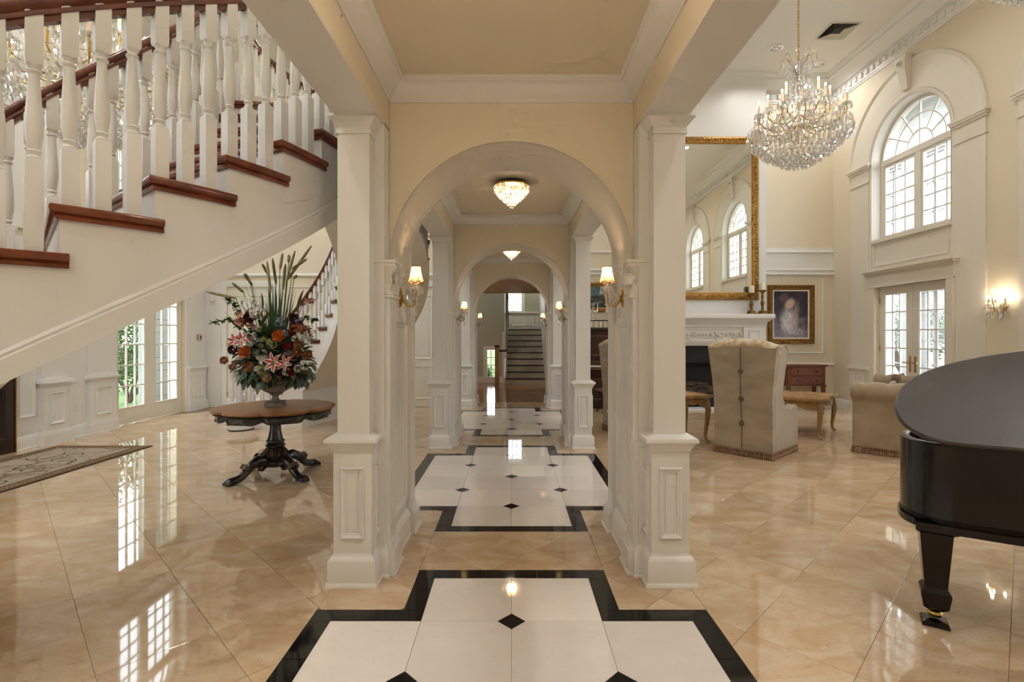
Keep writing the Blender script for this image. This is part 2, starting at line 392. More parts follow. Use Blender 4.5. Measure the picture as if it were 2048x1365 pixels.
# black and white inlaid panels
for y0 in PAN:
    dia = [(0,y0+S*k) for k in (1,3,5)]+[(sx*S,y0+S*k) for sx in (-1,1) for k in (2,4)]
    for ix in range(-2, 2):
        for iy in range(6):
            if ix in (-2,1) and iy in (0,5): continue
            p = rect(ix*S, (ix+1)*S, y0+iy*S, y0+(iy+1)*S); cx = (ix+.5)*S; cy = y0+(iy+.5)*S
            for dx, dy in dia:
                if abs(abs(dx-cx)-S/2) < .01 and abs(abs(dy-cy)-S/2) < .01:
                    sx = 1 if dx > cx else -1; sy = 1 if dy > cy else -1
                    p = clip(p, sx, sy, sx*dx+sy*dy-.078)
            m_ = MB(); tile_mesh(m_, [(x-cx,y-cy) for x, y in p]); m_.build('white_tile', 'white_tile', floor, smooth=0).location = (cx,cy,0)
    for dx, dy in dia:
        m_ = MB(); tile_mesh(m_, [(0,-.078),(.078,0),(0,.078),(-.078,0)]); m_.build('black_diamond', 'black_tile', floor, smooth=0).location = (dx,dy,0)
    def strip(x0,x1,a,b):
        n = max(1, round(max(x1-x0,b-a)/.36))
        for i in range(n):
            q = (lerp(x0,x1,i/n),lerp(x0,x1,(i+1)/n),a,b) if x1-x0 > b-a else (x0,x1,lerp(a,b,i/n),lerp(a,b,(i+1)/n))
            m_ = MB(); cx, cy = (q[0]+q[1])/2, (q[2]+q[3])/2
            tile_mesh(m_, rect(q[0]-cx,q[1]-cx,q[2]-cy,q[3]-cy)); m_.build('border_tile', 'black_tile', floor, smooth=0).location = (cx,cy,0)
    y6 = y0+6*S
    for a, b in ((y0-.12,y0),(y6,y6+.12)):
        strip(-.508,.508,a,b); strip(.508,.628,a,b); strip(-.628,-.508,a,b)
    for sx in (-1, 1):
        X = lambda p, q: (p, q) if sx > 0 else (-q, -p)
        strip(*X(.508,.628), y0, y0+S-.12); strip(*X(.508,.628), y6-S+.12, y6)
        strip(*X(.508,1.136), y0+S-.12, y0+S); strip(*X(.508,1.136), y6-S, y6-S+.12)
        strip(*X(1.016,1.136), y0+S, y6-S)

# ------------------------------------------------------------------ columns, piers and arches of the hall
ARCH = [3.905+3.985*i for i in range(3)]
def col_meshes():
    d = {}
    d['shaft'] = MB().rects([(.103,.103,.94),(.103,.103,2.97)]).build('shaft', 'trim_white')
    d['capital'] = MB().rects([(.104,.104,2.905),(.112,.112,2.905),(.112,.112,2.925),(.106,.106,2.93),(.106,.106,2.945),(.118,.118,2.957),(.128,.128,2.975),(.148,.148,2.992),(.155,.155,3.0),(.155,.155,3.02)]).build('capital', 'trim_white')
    d['pedestal'] = MB().rects([(.122,.122,0),(.122,.122,.88)]).build('pedestal', 'trim_white')
    d['pedestal_cap'] = MB().rects([(.123,.123,.855),(.130,.130,.86),(.130,.130,.872),(.136,.136,.878),(.148,.148,.9),(.156,.156,.912),(.168,.168,.918),(.170,.170,.932),(.164,.164,.944),(.125,.125,.962),(.104,.104,.965)]).build('pedestal_cap', 'trim_white')
    d['plinth'] = MB().rects([(.168,.168,0),(.168,.168,.008),(.160,.160,.022),(.152,.152,.024),(.152,.152,.158),(.147,.147,.166),(.140,.140,.178),(.128,.128,.186),(.123,.123,.2)]).build('plinth', 'trim_white')
    pm = MB()
    for k in range(4):
        M = Matrix.Rotation(k*PI/2, 4, 'Z') @ plane_m((0,-.122,0),(1,0,0),(0,0,1),(0,-1,0))
        pm.molding(rect(-.074,.074,.30,.755), PANEL, True, M); pm.box(-.03,.03,.345,.71,0,.005,M)
    d['panel_molding'] = pm.build('panel_molding', 'trim_white')
    return d
cols = []
CM = None
for ai, ya in enumerate(ARCH):
    for sy in (-1, 1):
        for sx in (-1, 1):
            r = thing('column', None, None, (sx*1.02, ya+sy*.492, 0), 0, None, 'structure')
            if CM is None:
                CM = col_meshes()
                for o in CM.values(): o.parent = r
            else:
                for k_, o in CM.items(): obj(k_, o.data, r)
            tag(r, ('white square column on panelled pedestal, ' + ('left' if sx < 0 else 'right') + ' side of the ' + ('nearest','middle','farthest')[ai] + ' arch, ' + ('front','rear')[sy > 0]))
# pilaster capital with leaves
def leaf_curl(mb, w, h, M, out=.035):
    n = 7; rows = []
    for i in range(n+1):
        t = i/n; z = h*(t if t < .85 else .85-(t-.85)*.8); o = .006+out*t**2.2*1.3
        ww = w*(.55+.6*math.sin(PI*min(1,t*.9+.05)))*(.75 if t > .9 else 1)*.5
        ww *= 1+.18*math.cos(i*PI)
        rows.append([(-ww,-o+.004,z),(-ww*.5,-o-.006,z),(0,-o-.001,z),(ww*.5,-o-.006,z),(ww,-o+.004,z)])
    mb.loft(rows, M, closed=False)
    mb.loft([[(x,y+.008,z) for x,y,z in r] for r in rows], M, closed=False)
def capital_mesh():
    mb = MB(); h0, h1 = 1.875, 2.11
    mb.rects([(.05,.09,h0-.02),(.058,.10,h0-.015),(.058,.10,h0),(.048,.09,h0+.005),(.046,.088,h0+.12),(.06,.105,h1-.05),(.072,.118,h1-.035),(.072,.118,h1-.022),(.08,.126,h1-.018),(.08,.126,h1)])
    for side, n, half, off in (((1,0),3,.085,.046),((0,-1),1,.03,.088),((0,1),1,.03,.088)):
        for i in range(n):
            s_ = (i-(n-1)/2)*2*half/max(n,1)
            R = math.atan2(side[1],side[0])+PI/2
            for lev, (sc_, zz, oo) in enumerate(((.07,h0+.005,.0),(.07,h0+.07,.008))):
                if lev == 1 and n == 3 and i == 1: pass
                sh = s_ + (half/n if lev else 0)*(1 if i < n-1 else -2)
                M = Matrix.Translation((side[0]*(off+oo)-side[1]*0, side[1]*(off+oo), zz)) @ Matrix.Rotation(R,4,'Z') @ Matrix.Translation((sh,0,0))
                leaf_curl(mb, .07, .085, M, .013)
    for sy in (-1,1):                                   # corner volutes
        pts = [(.05+.028*math.cos(a)*(1-a/14), sy*(.095+.028*math.cos(a)*(1-a/14)), h1-.06+.028*math.sin(a)*(1-a/14)) for a in [x*.5 for x in range(20)]]
        mb.tube(pts, .007, 5)
    sphere(mb, (.078,0,h1-.03), .016, 8, 5)
    return mb
cap0 = None
def jamb_parts(root, sx, ya):
    """pilasters with carved capitals on the inner face of a pier"""
    global cap0
    for sy in (-1, 1):
        yc = ya+sy*.355; x0, x1 = sorted((sx*HX, sx*(HX-.034)))
        p = MB().box(x0,x1,yc-.09,yc+.09,.19,1.88)
        fl = MB()
        for q in (-.045,0,.045): fl.box(*sorted((sx*(HX-.034),sx*(HX-.039))), yc+q-.012, yc+q+.012, .32, 1.78)
        p.v += [tuple(v) for v in fl.v]; o_ = len(p.v)-len(fl.v); p.f += [tuple(i+o_ for i in f) for f in fl.f]
        p.build('pilaster', 'trim_white', root)
        q = MB().box(*sorted((sx*HX,sx*(HX-.07))), yc-.118,yc+.118,0,.16).box(*sorted((sx*HX,sx*(HX-.055))), yc-.105,yc+.105,.16,.18).box(*sorted((sx*HX,sx*(HX-.045))), yc-.096,yc+.096,.18,.2).box(*sorted((sx*HX,sx*(HX-.082))), yc-.128,yc+.128,0,.018)
        q.build('pilaster_base', 'trim_white', root)
        if cap0 is None:
            cap0 = capital_mesh().build('capital', 'carving_white', root, smooth=50)
            o = cap0
        else: o = obj('capital', cap0.data, root)
        o.location = (sx*HX, yc, 0); o.rotation_euler = (0,0,0 if sx < 0 else PI)
for ai, ya in enumerate(ARCH):
    y0, y1 = ya-.325, ya+.325
    w = thing('wall_arch_%d' % (ai+1), ('nearest','middle','farthest')[ai] + ' round arch across the marble hall', None, (0,0,0), 0, None, 'structure')
    m_ = MB(); n = 36
    zs = 2.11; ra = HX-.002
    pts = [(ra*math.cos(PI-PI*i/n), zs+ra*math.sin(PI-PI*i/n)) for i in range(n+1)]
    Mx = plane_m((0,y1,0),(1,0,0),(0,0,1),(0,-1,0))
    for i in range(n):
        (xa,za),(xb,zb) = pts[i],pts[i+1]
        m_.prism([(xa,za),(xb,zb),(xb,3.5),(xa,3.5)], 0, y1-y0, Mx)
    b = bmesh.new()
    m_.build('arch_wall', 'wall_cream', w, smooth=0)
    sf = MB()                                            # plaster soffit of the arch, painted like the trim
    sf.loft([[(x*.9985,y0+.004,z-.0015) for x,z in pts],[(x*.9985,y1-.004,z-.0015) for x,z in pts]], None, closed=False)
    sf.build('arch_soffit', 'trim_warm', w, smooth=60)
    for sx in (-1, 1):
        p = MB().box(*sorted((sx*1.10,sx*HX)), ya-.475, ya+.475, 0, 3.03)
        p.build('pier', 'trim_white', w)
        jamb_parts(w, sx, ya)
        path = [(sx*1.1,ya-.475),(sx*HX,ya-.475),(sx*HX,ya+.475),(sx*1.1,ya+.475)]
        if sx > 0: path = path[::-1]
        MB().molding(path, [(0,.2),(0,0)] and [(0,0),(-.046,0),(-.046,.012),(-.038,.02),(-.036,.155),(-.026,.17),(-.012,.19),(0,.2)], False).build('pier_base', 'trim_white', w)
        # shallow frame on the jamb between the pilasters
        M = plane_m((sx*HX,0,0),(0,1,0),(0,0,1),(-sx,0,0)); MB().molding(rect(ya-.2,ya+.2,.3,1.7), PANEL, True, M).build('panel_molding', 'trim_white', w)
# beams above the columns and hall ceilings with crown moulding
for sx, nm in ((-1,'left'),(1,'right')):
    w = thing('wall_hall_'+nm, 'beam and upper wall over the '+nm+' row of columns', None, (0,0,0), 0, None, 'structure')
    MB().box(*sorted((sx*HX,sx*1.12)), YB, 12.36, 3.02, ZC+.1).build('beam', 'wall_cream', w, smooth=0)
    MB().box(*sorted((sx*(HX+.001),sx*1.121)), YB, 12.36, 3.012, 3.0205).build('beam_soffit', 'trim_white', w, smooth=0)
    MB().molding([(sx*1.12,YB),(sx*1.12,12.3)][::-sx], [(0,3.02),(.02,3.02),(.02,3.2),(.03,3.21),(.03,3.24),(0,3.25)]).build('fascia_molding', 'trim_white', w)
CROWN = [(0,3.225),(.012,3.225),(.012,3.236),(.006,3.24),(.01,3.25),(.03,3.262),(.055,3.285),(.075,3.31),(.095,3.328),(.108,3.332),(.108,3.342),(.122,3.348),(.122,3.362),(0,3.362)]
for bi in range(-1, 3):
    y0 = 4.23+3.985*(bi-1) if bi >= 0 else YB; y1 = 3.58+3.985*bi if bi >= 0 else .245-.65
    if bi < 0: continue
    if bi == 0: y0 = YB
    c = tag(MB().box(-HX-.02,HX+.02,y0-.02,y1+.02,3.362,3.45).build('ceiling_hall_%d' % (bi+1), 'hall_ceiling', smooth=0), 'tan plaster ceiling over bay %d of the hall' % (bi+1), None, None, 'structure')
    MB().molding([(-HX,y0),(HX,y0),(HX,y1),(-HX,y1)], CROWN, True).build('crown_molding', 'trim_white', c, smooth=25)

# ------------------------------------------------------------------ windows and glazed doors
pane_cache = {}
def pane_obj(root, M, u0, u1, v0, v1, w):
    key = (round(u1-u0,4), round(v1-v0,4), tuple(round(M[i][0],2) for i in range(3)))
    if key not in pane_cache:
        m_ = MB().box(-(u1-u0)/2,(u1-u0)/2,-(v1-v0)/2,(v1-v0)/2,-.002,.002, M.to_3x3().to_4x4())
        o = m_.build('pane', 'pane_glass', root, smooth=0); pane_cache[key] = o.data
    else: o = obj('pane', pane_cache[key], root)
    o.location = M @ Vector(((u0+u1)/2,(v0+v1)/2,w)); return o
def bar(mb, M, u0,u1,v0,v1,w0,w1): mb.box(u0,u1,v0,v1,w0,w1,M)
def sash_grid(root, M, u0,u1,v0,v1, cols, rows, w, t=.022, dep=.035, panes=True):
    mb = MB(); du = (u1-u0)/cols; dv = (v1-v0)/rows
    for i in range(1,cols): bar(mb,M,u0+i*du-t/2,u0+i*du+t/2,v0,v1,w-dep/2,w+dep/2)
    for j in range(1,rows): bar(mb,M,u0,u1,v0+j*dv-t/2,v0+j*dv+t/2,w-dep/2+.001,w+dep/2-.001)
    mb.build('muntin_grid', 'door_white', root, smooth=0)
    if panes:
        for i in range(cols):
            for j in range(rows): pane_obj(root, M, u0+i*du+t/2,u0+(i+1)*du-t/2,v0+j*dv+t/2,v0+(j+1)*dv-t/2, w)
def arched_window(name, M, uc, label):
    r = thing(name, label, None, (0,0,0), 0, None, 'structure')
    z0, zs, R = 3.5, 5.05, .94; u0, u1 = uc-R, uc+R; w = -.22; n = 28
    fr = MB(); prof = [(0,w-.05),(0,w+.05),(.06,w+.05),(.06,w-.05)]
    path = [(u0,z0),(u1,z0)]+[(uc+R*math.cos(PI*i/n), zs+R*math.sin(PI*i/n)) for i in range(n+1)]
    fr.molding(path, prof, True, M)
    bar(fr,M,u0,u1,zs-.055,zs+.055,w-.06,w+.06); bar(fr,M,uc-.06,uc+.06,z0,zs,w-.05,w+.055)
    for a, b in ((u0+.06,uc-.06),(uc+.06,u1-.06)):
        fr.molding(rect(a,b,z0+.06,zs-.055), [(0,w-.03),(0,w+.035),(.045,w+.035),(.045,w-.03)], True, M)
    fr.build('frame', 'door_white', r, smooth=40)
    for a, b in ((u0+.105,uc-.105),(uc+.105,u1-.105)): sash_grid(r, M, a, b, z0+.105, zs-.10, 3, 5, w)
    Rf = R-.06; zb = zs+.055; rr = (Rf*.34, Rf*.67, Rf); fan = MB()
    for q in rr[:2]:
        pa = [(uc+q*math.cos(PI*i/20), zb+q*math.sin(PI*i/20)) for i in range(21)]
        fan.molding(pa, [(-.011,w-.018),(-.011,w+.018),(.011,w+.018),(.011,w-.018)], False, M)
    ang = [PI*i/6 for i in range(7)]
    for a in ang[1:-1]:
        c_, s_ = math.cos(a), math.sin(a); q0 = rr[0] if abs(a-PI/2) > .01 else 0
        fan.prism([(uc+q0*c_-s_*.011,zb+q0*s_+c_*.011),(uc+q0*c_+s_*.011,zb+q0*s_-c_*.011),(uc+Rf*c_+s_*.011,zb+(Rf-.05)*s_-c_*.011),(uc+Rf*c_-s_*.011,zb+(Rf-.05)*s_+c_*.011)], w-.016, w+.016, M)
    fan.build('fan_muntins', 'door_white', r, smooth=40)
    def sect(q0,q1,a0,a1):
        k = 5; o_ = [(uc+q1*math.cos(lerp(a0,a1,i/k)), zb+min(q1*math.sin(lerp(a0,a1,i/k)), 9)) for i in range(k+1)]
        o_ += [(uc+q0*math.cos(lerp(a1,a0,i/k)), zb+q0*math.sin(lerp(a1,a0,i/k))) for i in range(k+1)] if q0 > 0 else [(uc,zb)]
        MB().prism(o_, w-.002, w+.002, M).build('fan_pane', 'pane_glass', r, smooth=0)
    sect(0,rr[0],0,PI/2); sect(0,rr[0],PI/2,PI)
    for i in range(6):
        sect(rr[0],rr[1],ang[i],ang[i+1]); sect(rr[1],Rf-.02,ang[i],ang[i+1])
    return r
def french_doors(name, M, uc, half, zt, label, glass_z0=.31, rows=6, detail=True, w=-.1):
    r = thing(name, label, None, (0,0,0), 0, None, 'structure')
    for sx in (-1, 1):
        a, b = (uc-half, uc-.004) if sx < 0 else (uc+.004, uc+half)
        st = .135; g = (a+st, b-st, glass_z0, zt-.135); lf = MB()
        lf.molding(rect(a,b,.012,zt), [(0,w-.022),(0,w+.022),(st,w+.022),(st,w-.022)], True, M)
        bar(lf,M,a+st-.01,b-st+.01,.012+st-.01,glass_z0,w-.02,w+.02)
        leaf = lf.build('door_leaf', 'door_white', r, smooth=0)
        MB().molding(rect(g[0],g[1],g[2],g[3]), [(0,w+.022),(0,w+.03),(.008,w+.03),(.018,w+.016),(.018,w+.010),(0,w+.010)], True, M).build('glazing_bead', 'door_white', leaf, smooth=0)
        sash_grid(leaf, M, g[0]+.012,g[1]-.012,g[2]+.012,g[3]-.012, 3, rows, w)
        if detail:
            hd = MB(); uh = uc+sx*.06; 
            hd.box(uh-.02,uh+.02,.93,1.22,w+.022,w+.032,M); hd.tube([tuple(M@Vector(p)) for p in ((uh,1.1,w+.03),(uh,1.1,w+.085),(uh-sx*-.11,1.105,w+.085))], .011, 8)
            hd.build('door_handle', 'brass', leaf)
            for z in (.35, 1.35, zt-.25):
                q = uc+sx*(half+.002); MB().box(q-.012,q+.012,z-.055,z+.055,w+.015,w+.035,M).build('hinge', 'brass', leaf)
    return r
# walls with arched window openings over door openings; every bay is a set of slabs
def window_wall(name, M, bays, u_lo, u_hi, label, doors, thick=.34, zdoor=2.555):
    w = thing(name, label, None, (0,0,0), 0, None, 'structure'); mb = MB(); n = 24; R = .94; z0, zs = 3.5, 5.05
    P = lambda poly: mb.prism(poly, -thick, 0, M)
    u = u_lo
    for uc, hd, zt in bays:
        a, b = uc-R, uc+R; hh = min(hd, R)
        P(rect(u, a, 0, ZC)); u = b
        if hd > R:                                       # wide door below a narrower window
            pass
        P([(a,0),(uc-hh,0),(uc-hh,zt),(a,zt)]) if hh < R-.001 else None
        P([(uc+hh,0),(b,0),(b,zt),(uc+hh,zt)]) if hh < R-.001 else None
        P(rect(a,b,zt,z0))
        for i in range(n):
            a0, a1 = PI-PI*i/n, PI-PI*(i+1)/n
            P([(uc+R*math.cos(a0),zs+R*math.sin(a0)),(uc+R*math.cos(a1),zs+R*math.sin(a1)),(uc+R*math.cos(a1),ZC),(uc+R*math.cos(a0),ZC)])
    P(rect(u,u_hi,0,ZC))
    mb.build('plaster', 'wall_cream', w, smooth=0)
    return w
BAYS_R = [(2.15,.845,2.555),(5.79,.845,2.555),(9.43,.845,2.555)]
wr = window_wall('wall_right', M_RIGHT, BAYS_R, YB, 12.0, 'tall cream wall of the living room with arched windows', True)
BAYS_L = [(1.87,.98,2.72),(5.85,.9,2.72),(9.83,.98,2.72)]
BAYS_L = [(u,min(h,.939),z) for u,h,z in BAYS_L]
wl = window_wall('wall_left', M_LEFT, BAYS_L, YB, 12.0, 'tall foyer wall with glazed doors and panelled pilasters', True)
wn = 0
for uc, hd, zt in BAYS_R:
    wn += 1
    arched_window('window_%d' % wn, M_RIGHT, uc, ('nearest','middle','farthest')[wn-1]+' arched fanlight window high on the living room wall')
    portal((XR+.3, uc, 4.7), (1.9, 2.5), (0, PI/2, 0)); portal((XR+.3, uc, 1.3), (1.7, 2.5), (0, PI/2, 0))
for uc, hd, zt in BAYS_L:
    wn += 1
    arched_window('window_%d' % wn, M_LEFT, uc, ('nearest','middle','farthest')[wn-4]+' arched fanlight window high on the foyer wall')
    portal((XL-.3, uc, 4.7), (1.9, 2.5), (0, -PI/2, 0))
    if uc != 5.85: portal((XL-.3, uc, 1.4), (1.9, 2.6), (0, -PI/2, 0))
dn = 0
for uc, hd, zt in BAYS_R:
    dn += 1; french_doors('door_%d' % dn, M_RIGHT, uc, .842, 2.55, ('nearest','middle','farthest')[dn-1]+' pair of white french doors on the living room wall')
for uc in (1.87, 9.83):
    dn += 1; french_doors('door_%d' % dn, M_LEFT, uc, .936, 2.715, ('nearer' if uc < 5 else 'farther')+' pair of tall glazed foyer doors seen under the curved stair', .30, 6, False)
# dark front door
dn += 1; r = thing('door_%d' % dn, 'dark stained front door at the far left', None, (0,0,0), 0, None, 'structure')
lf = MB().box(4.66,7.04,0,2.7,.0,.03,M_LEFT); d0 = lf.build('door_leaf', 'door_dark', r)
pm = MB()
for a in (4.80, 6.0):
    for v0, v1 in ((.2,.9),(1.05,2.5)): pm.molding(rect(a,a+.90,v0,v1), PANEL, True, M_LEFT @ Matrix.Translation((0,0,.03)))
pm.build('door_panel', 'door_dark', d0); MB().box(5.92,5.95,.9,1.2,.03,.07,M_LEFT).build('door_handle', 'brass', d0)
MB().box(7.042,7.06,0,2.7,0,.045,M_LEFT).build('weather_strip', 'brass', r)
# casings and pilasters on the two window walls
def arch_surround(w, M, uc, hd, zt, left, low=True):
    R, zs = .94, 5.05; n = 28
    def arc(r): return [(uc+r*math.cos(PI*i/n), zs+r*math.sin(PI*i/n)) for i in range(n+1)]
    s = MB()
    # flat archivolt from spring to spring and its edge mouldings
    o_, i_ = arc(1.58), arc(1.02)
    for k in range(n): s.prism([i_[k],o_[k],o_[k+1],i_[k+1]], 0, .03, M)
    s.molding(arc(1.58), [(-.02,0),(-.02,.05),(.0,.06),(.03,.05),(.05,.03),(.05,0)], False, M)
    s.molding(arc(.94), [(-.075,0),(-.075,.035),(-.05,.05),(-.015,.04),(0,.03),(0,0)], False, M)
    s.build('archivolt', 'trim_white' if left else 'trim_warm', w, smooth=40)
    k = MB(); Mk = M
    k.loft([[(uc-a,z,.03),(uc+a,z,.03),(uc+a,z,d),(uc-a,z,d)] for a, z, d in ((.07,6.12,.08),(.085,6.3,.11),(.1,6.5,.15),(.12,6.62,.17),(.13,6.68,.16),(.13,6.74,.16))], Mk)
    k.tube([tuple(Mk@Vector((uc+.05*math.cos(a),6.6+.04*math.sin(a),.18))) for a in [x*.6 for x in range(11)]], .018, 6)
    tw = 'trim_white' if left else 'trim_warm'
    k.build('keystone', tw, w)
    for sx in (-1, 1):
        q = MB(); a, b = sorted((uc+sx*1.02, uc+sx*1.56))
        q.box(a,b,.95 if low else 3.1,zs,0,.03,M)
        q.build('pilaster', tw, w, smooth=0)
        c = MB()
        for (e,z0,z1,d) in ((.02,4.72,4.76,.05),(.006,4.76,4.98,.035),(.03,4.98,5.02,.06),(.055,5.02,5.06,.085),(.07,5.06,5.1,.1)): c.box(a-e,b+e,z0,z1,0,d,M)
        c.build('pilaster_cap', tw, w, smooth=0)
        if not low: continue
        pd = MB().box(a-.02,b+.02,0,.9,0,.06,M)
        for (e,z0,z1,d) in ((.03,.86,.9,.075),(.055,.9,.93,.1),(.03,.93,.96,.08),(.05,0,.02,.1),(.04,.02,.16,.09),(.03,.16,.2,.08)): pd.box(a-e,b+e,z0,z1,0,d,M)
        pd.build('pedestal', tw, w, smooth=0)
        MB().molding(rect((a+b)/2-.16,(a+b)/2+.16,.3,.76), PANEL, True, M @ Matrix.Translation((0,0,.06))).build('panel_molding', 'trim_white', w)
        j = MB(); a, b = sorted((uc+sx*.945, uc+sx*1.02)); j.box(a,b,0,zs,0,.02,M)
        if hd < .93 and low: a, b = sorted((uc+sx*hd, uc+sx*(hd+.17))); j.box(a,b,0,zt,0,.04,M); j.box(a+.02,b-.02,0,zt,.04,.05,M)
        j.build('casing', tw, w, smooth=0)
    hdr = MB().box(uc-1.02,uc+1.02,zt,zt+.26,0,.045,M)
    for (e,z0,z1,d) in ((.0,0,.03,.06),(.02,.24,.27,.07),(.05,.27,.31,.11),(.09,.31,.35,.15)): hdr.box(uc-1.02-e,uc+1.02+e,zt+z0,zt+z1,0,d,M)
    hdr.build('door_header', tw, w, smooth=0)
    sp = MB(); sp.box(uc-.94,uc+.94,zt+.35,3.44,0,.016,M); sp.molding(rect(uc-.9,uc+.9,zt+.42,3.44), [(0,.02),(0,.03),(.02,.035),(.04,.03),(.04,.02)], True, M)
    sp.box(uc-.944,uc+.944,3.44,3.5,-.1,.07,M)
    sp.build('spandrel_panel', tw, w, smooth=0)
    rv = MB(); e_ = arc(.937); ring = [(uc-.937,3.503)]+e_[::-1]+[(uc+.937,3.503)]
    rv.loft([[tuple(M@Vector((x,y,-.165))) for x,y in ring],[tuple(M@Vector((x,y,.028))) for x,y in ring]], None, closed=False); rv.build('reveal', 'door_white', w, smooth=60)  # white lining added so the reveal looks lit by daylight
for uc, hd, zt in BAYS_R: arch_surround(wr, M_RIGHT, uc, hd, zt, False)
for uc, hd, zt in BAYS_L: arch_surround(wl, M_LEFT, uc, hd, zt, True, uc != 5.85)
ws = MB()
for a, b in ((7.062,8.80),(10.8,11.5),(YB,.9),(2.85,4.64)): ws.box(a,b,0,3.0,0,.006,M_LEFT)
ws.molding(rect(7.12,7.36,.45,2.6), PANEL, True, M_LEFT @ Matrix.Translation((0,0,.006))); ws.build('wainscot', 'trim_white', wl, smooth=0)
# far walls, back walls, ceiling
def flat_wall(name, M, u0, u1, label, holes=(), z1=ZC, thick=.3, m='wall_cream'):
    w = thing(name, label, None, (0,0,0), 0, None, 'structure'); mb = MB(); u = u0
    for (a,b,z) in sorted(holes):
        mb.prism(rect(u,a,0,z1),-thick,0,M); mb.prism(rect(a,b,z,z1),-thick,0,M); u = b
    mb.prism(rect(u,u1,0,z1),-thick,0,M); mb.build('plaster', m, w, smooth=0); return w
wf = flat_wall('wall_far_foyer', M_FAR, XL-.34, -1.1, 'far wall of the foyer behind the second stair', ((-6.38,-5.3,2.7),(-2.62,-1.62,2.7)))
wfr = flat_wall('wall_far_living', M_FARR, 1.1, XR+.34, 'panelled far wall of the living room with the fireplace')
wb = flat_wall('wall_back', plane_m((0,YB,0),(1,0,0),(0,0,1),(0,1,0)), XL-.34, XR+.34, 'wall behind the viewer')
ceil = tag(MB().box(XL-.34,-.9,YB-.3,12.4,ZC,ZC+.2).build('ceiling_foyer', 'ceiling_white', smooth=0), 'high foyer ceiling', None, None, 'structure')
ceil2 = tag(MB().box(.9,XR+.34,YB-.3,12.4,ZC,ZC+.2).build('ceiling_living', 'ceiling_white', smooth=0), 'high living room ceiling', None, None, 'structure')
CORN = [(0,6.86),(.015,6.86),(.015,6.89),(.03,6.9),(.03,7.06),(.05,7.075),(.05,7.10),(.10,7.11),(.10,7.13),(.13,7.15),(.19,7.22),(.24,7.27),(.27,7.29),(.29,7.29),(.29,7.33),(.34,7.36),(.36,7.4),(0,7.4)]
trm = thing('trim_1', 'white dentil cornice around the living room ceiling', None, (0,0,0), 0, None, 'structure')
MB().molding([(1.12,YB),(XR,YB),(XR,YFR),(1.12,YFR)], CORN, True).build('cornice', 'trim_white', trm, smooth=25)
dm = MB().box(-.035,.035,-.035,0,6.96,7.05).build('dentil', 'trim_white', trm, smooth=0); dm.location = (1.3,YFR-.03,0)
k = 1
while 1.3+.17*k < XR-.05: obj('dentil', dm.data, trm, (1.3+.17*k,YFR-.03,0)); k += 1
y = YFR-.15
while y > 2.0: obj('dentil', dm.data, trm, (XR-.03,y,0), -PI/2); y -= .17
trf = thing('trim_2', 'white cornice around the foyer ceiling', None, (0,0,0), 0, None, 'structure')
MB().molding([(XL,YB),(-1.12,YB),(-1.12,YF),(XL,YF)], CORN, True).build('cornice', 'trim_white', trf, smooth=25)
bb = tag(MB().molding([(XL,YB),(XL,4.86)][::-1], BASE).build('baseboard_left', 'trim_white'), 'white baseboard along the foyer wall', None, None, 'structure')
MB().molding([(XL,8.84),(XL,6.84)], BASE).build('baseboard_run', 'trim_white', bb); MB().molding([(-5.14,YF),(XL,YF),(XL,10.84)], BASE).build('baseboard_run', 'trim_white', bb)
MB().molding([(-2.75,YF),(-5.14,YF)], BASE).build('baseboard_run', 'trim_white', bb)
bb = tag(MB().molding([(XR,10.3),(XR,YFR),(5.62,YFR)], BASE).build('baseboard_right', 'trim_white'), 'white baseboard along the living room walls', None, None, 'structure')
MB().molding([(2.8,YFR),(1.12,YFR)], BASE).build('baseboard_run', 'trim_white', bb); MB().molding([(XR,6.66),(XR,8.56)], BASE).build('baseboard_run', 'trim_white', bb)
# extra pilasters of the foyer wall beside the front door
for a, b in ((7.42,7.86),(4.28-.44+.0,4.28)):
    p = MB().box(a+.05,b-.05,.95,4.9,0,.05,M_LEFT); p.build('pilaster', 'trim_white', wl, smooth=0)
    pd = MB().box(a,b,0,.9,0,.09,M_LEFT)
    for (e,z0,z1,d) in ((.02,.86,.9,.105),(.05,.9,.93,.135),(.03,.93,.96,.11),(.03,0,.02,.12),(.02,.02,.16,.115),(.01,.16,.2,.1)): pd.box(a-e,b+e,z0,z1,0,d,M_LEFT)
    pd.build('pedestal', 'trim_white', wl, smooth=0); MB().molding(rect(a+.1,b-.1,.3,.76), PANEL, True, M_LEFT @ Matrix.Translation((0,0,.09))).build('panel_molding', 'trim_white', wl)
# panels and rails on the foyer far wall and doors in it
def panel_door(name, M, u0, u1, zt, label, knob):
    global dn
    dn += 1; r = thing('door_%d' % dn, label, None, (0,0,0), 0, None, 'structure')
    lf = MB().box(u0+.005,u1-.005,.01,zt-.005,-.06,-.015,M).build('door_leaf', 'door_white', r, smooth=0); pm = MB()
    for v0, v1 in ((.18,.92),(1.08,zt-.2)): pm.molding(rect(u0+.16,u1-.16,v0,v1), PANEL, True, M @ Matrix.Translation((0,0,-.015))); pm.box(u0+.24,u1-.24,v0+.08,v1-.08,-.015,-.008,M)
    pm.build('door_panel', 'door_white', lf)
    sphere(MB(), (0,0,0), .03).build('door_knob', 'brass', lf).location = M @ Vector((knob,1.02,.02))
    cs = MB()
    cs.molding([(u0,0),(u0,zt),(u1,zt),(u1,0)], [(0,0),(0,.02),(.05,.026),(.11,.03),(.13,.02),(.13,0)], False, M); cs.build('casing', 'trim_white', r)
    for z in (.3,1.4,2.45): MB().box(u0-.004,u0+.012,z-.05,z+.05,-.02,.004,M).build('hinge', 'brass', lf)
panel_door('door', M_FAR, -6.38, -5.3, 2.7, 'white panelled door behind the flowers', -5.4)
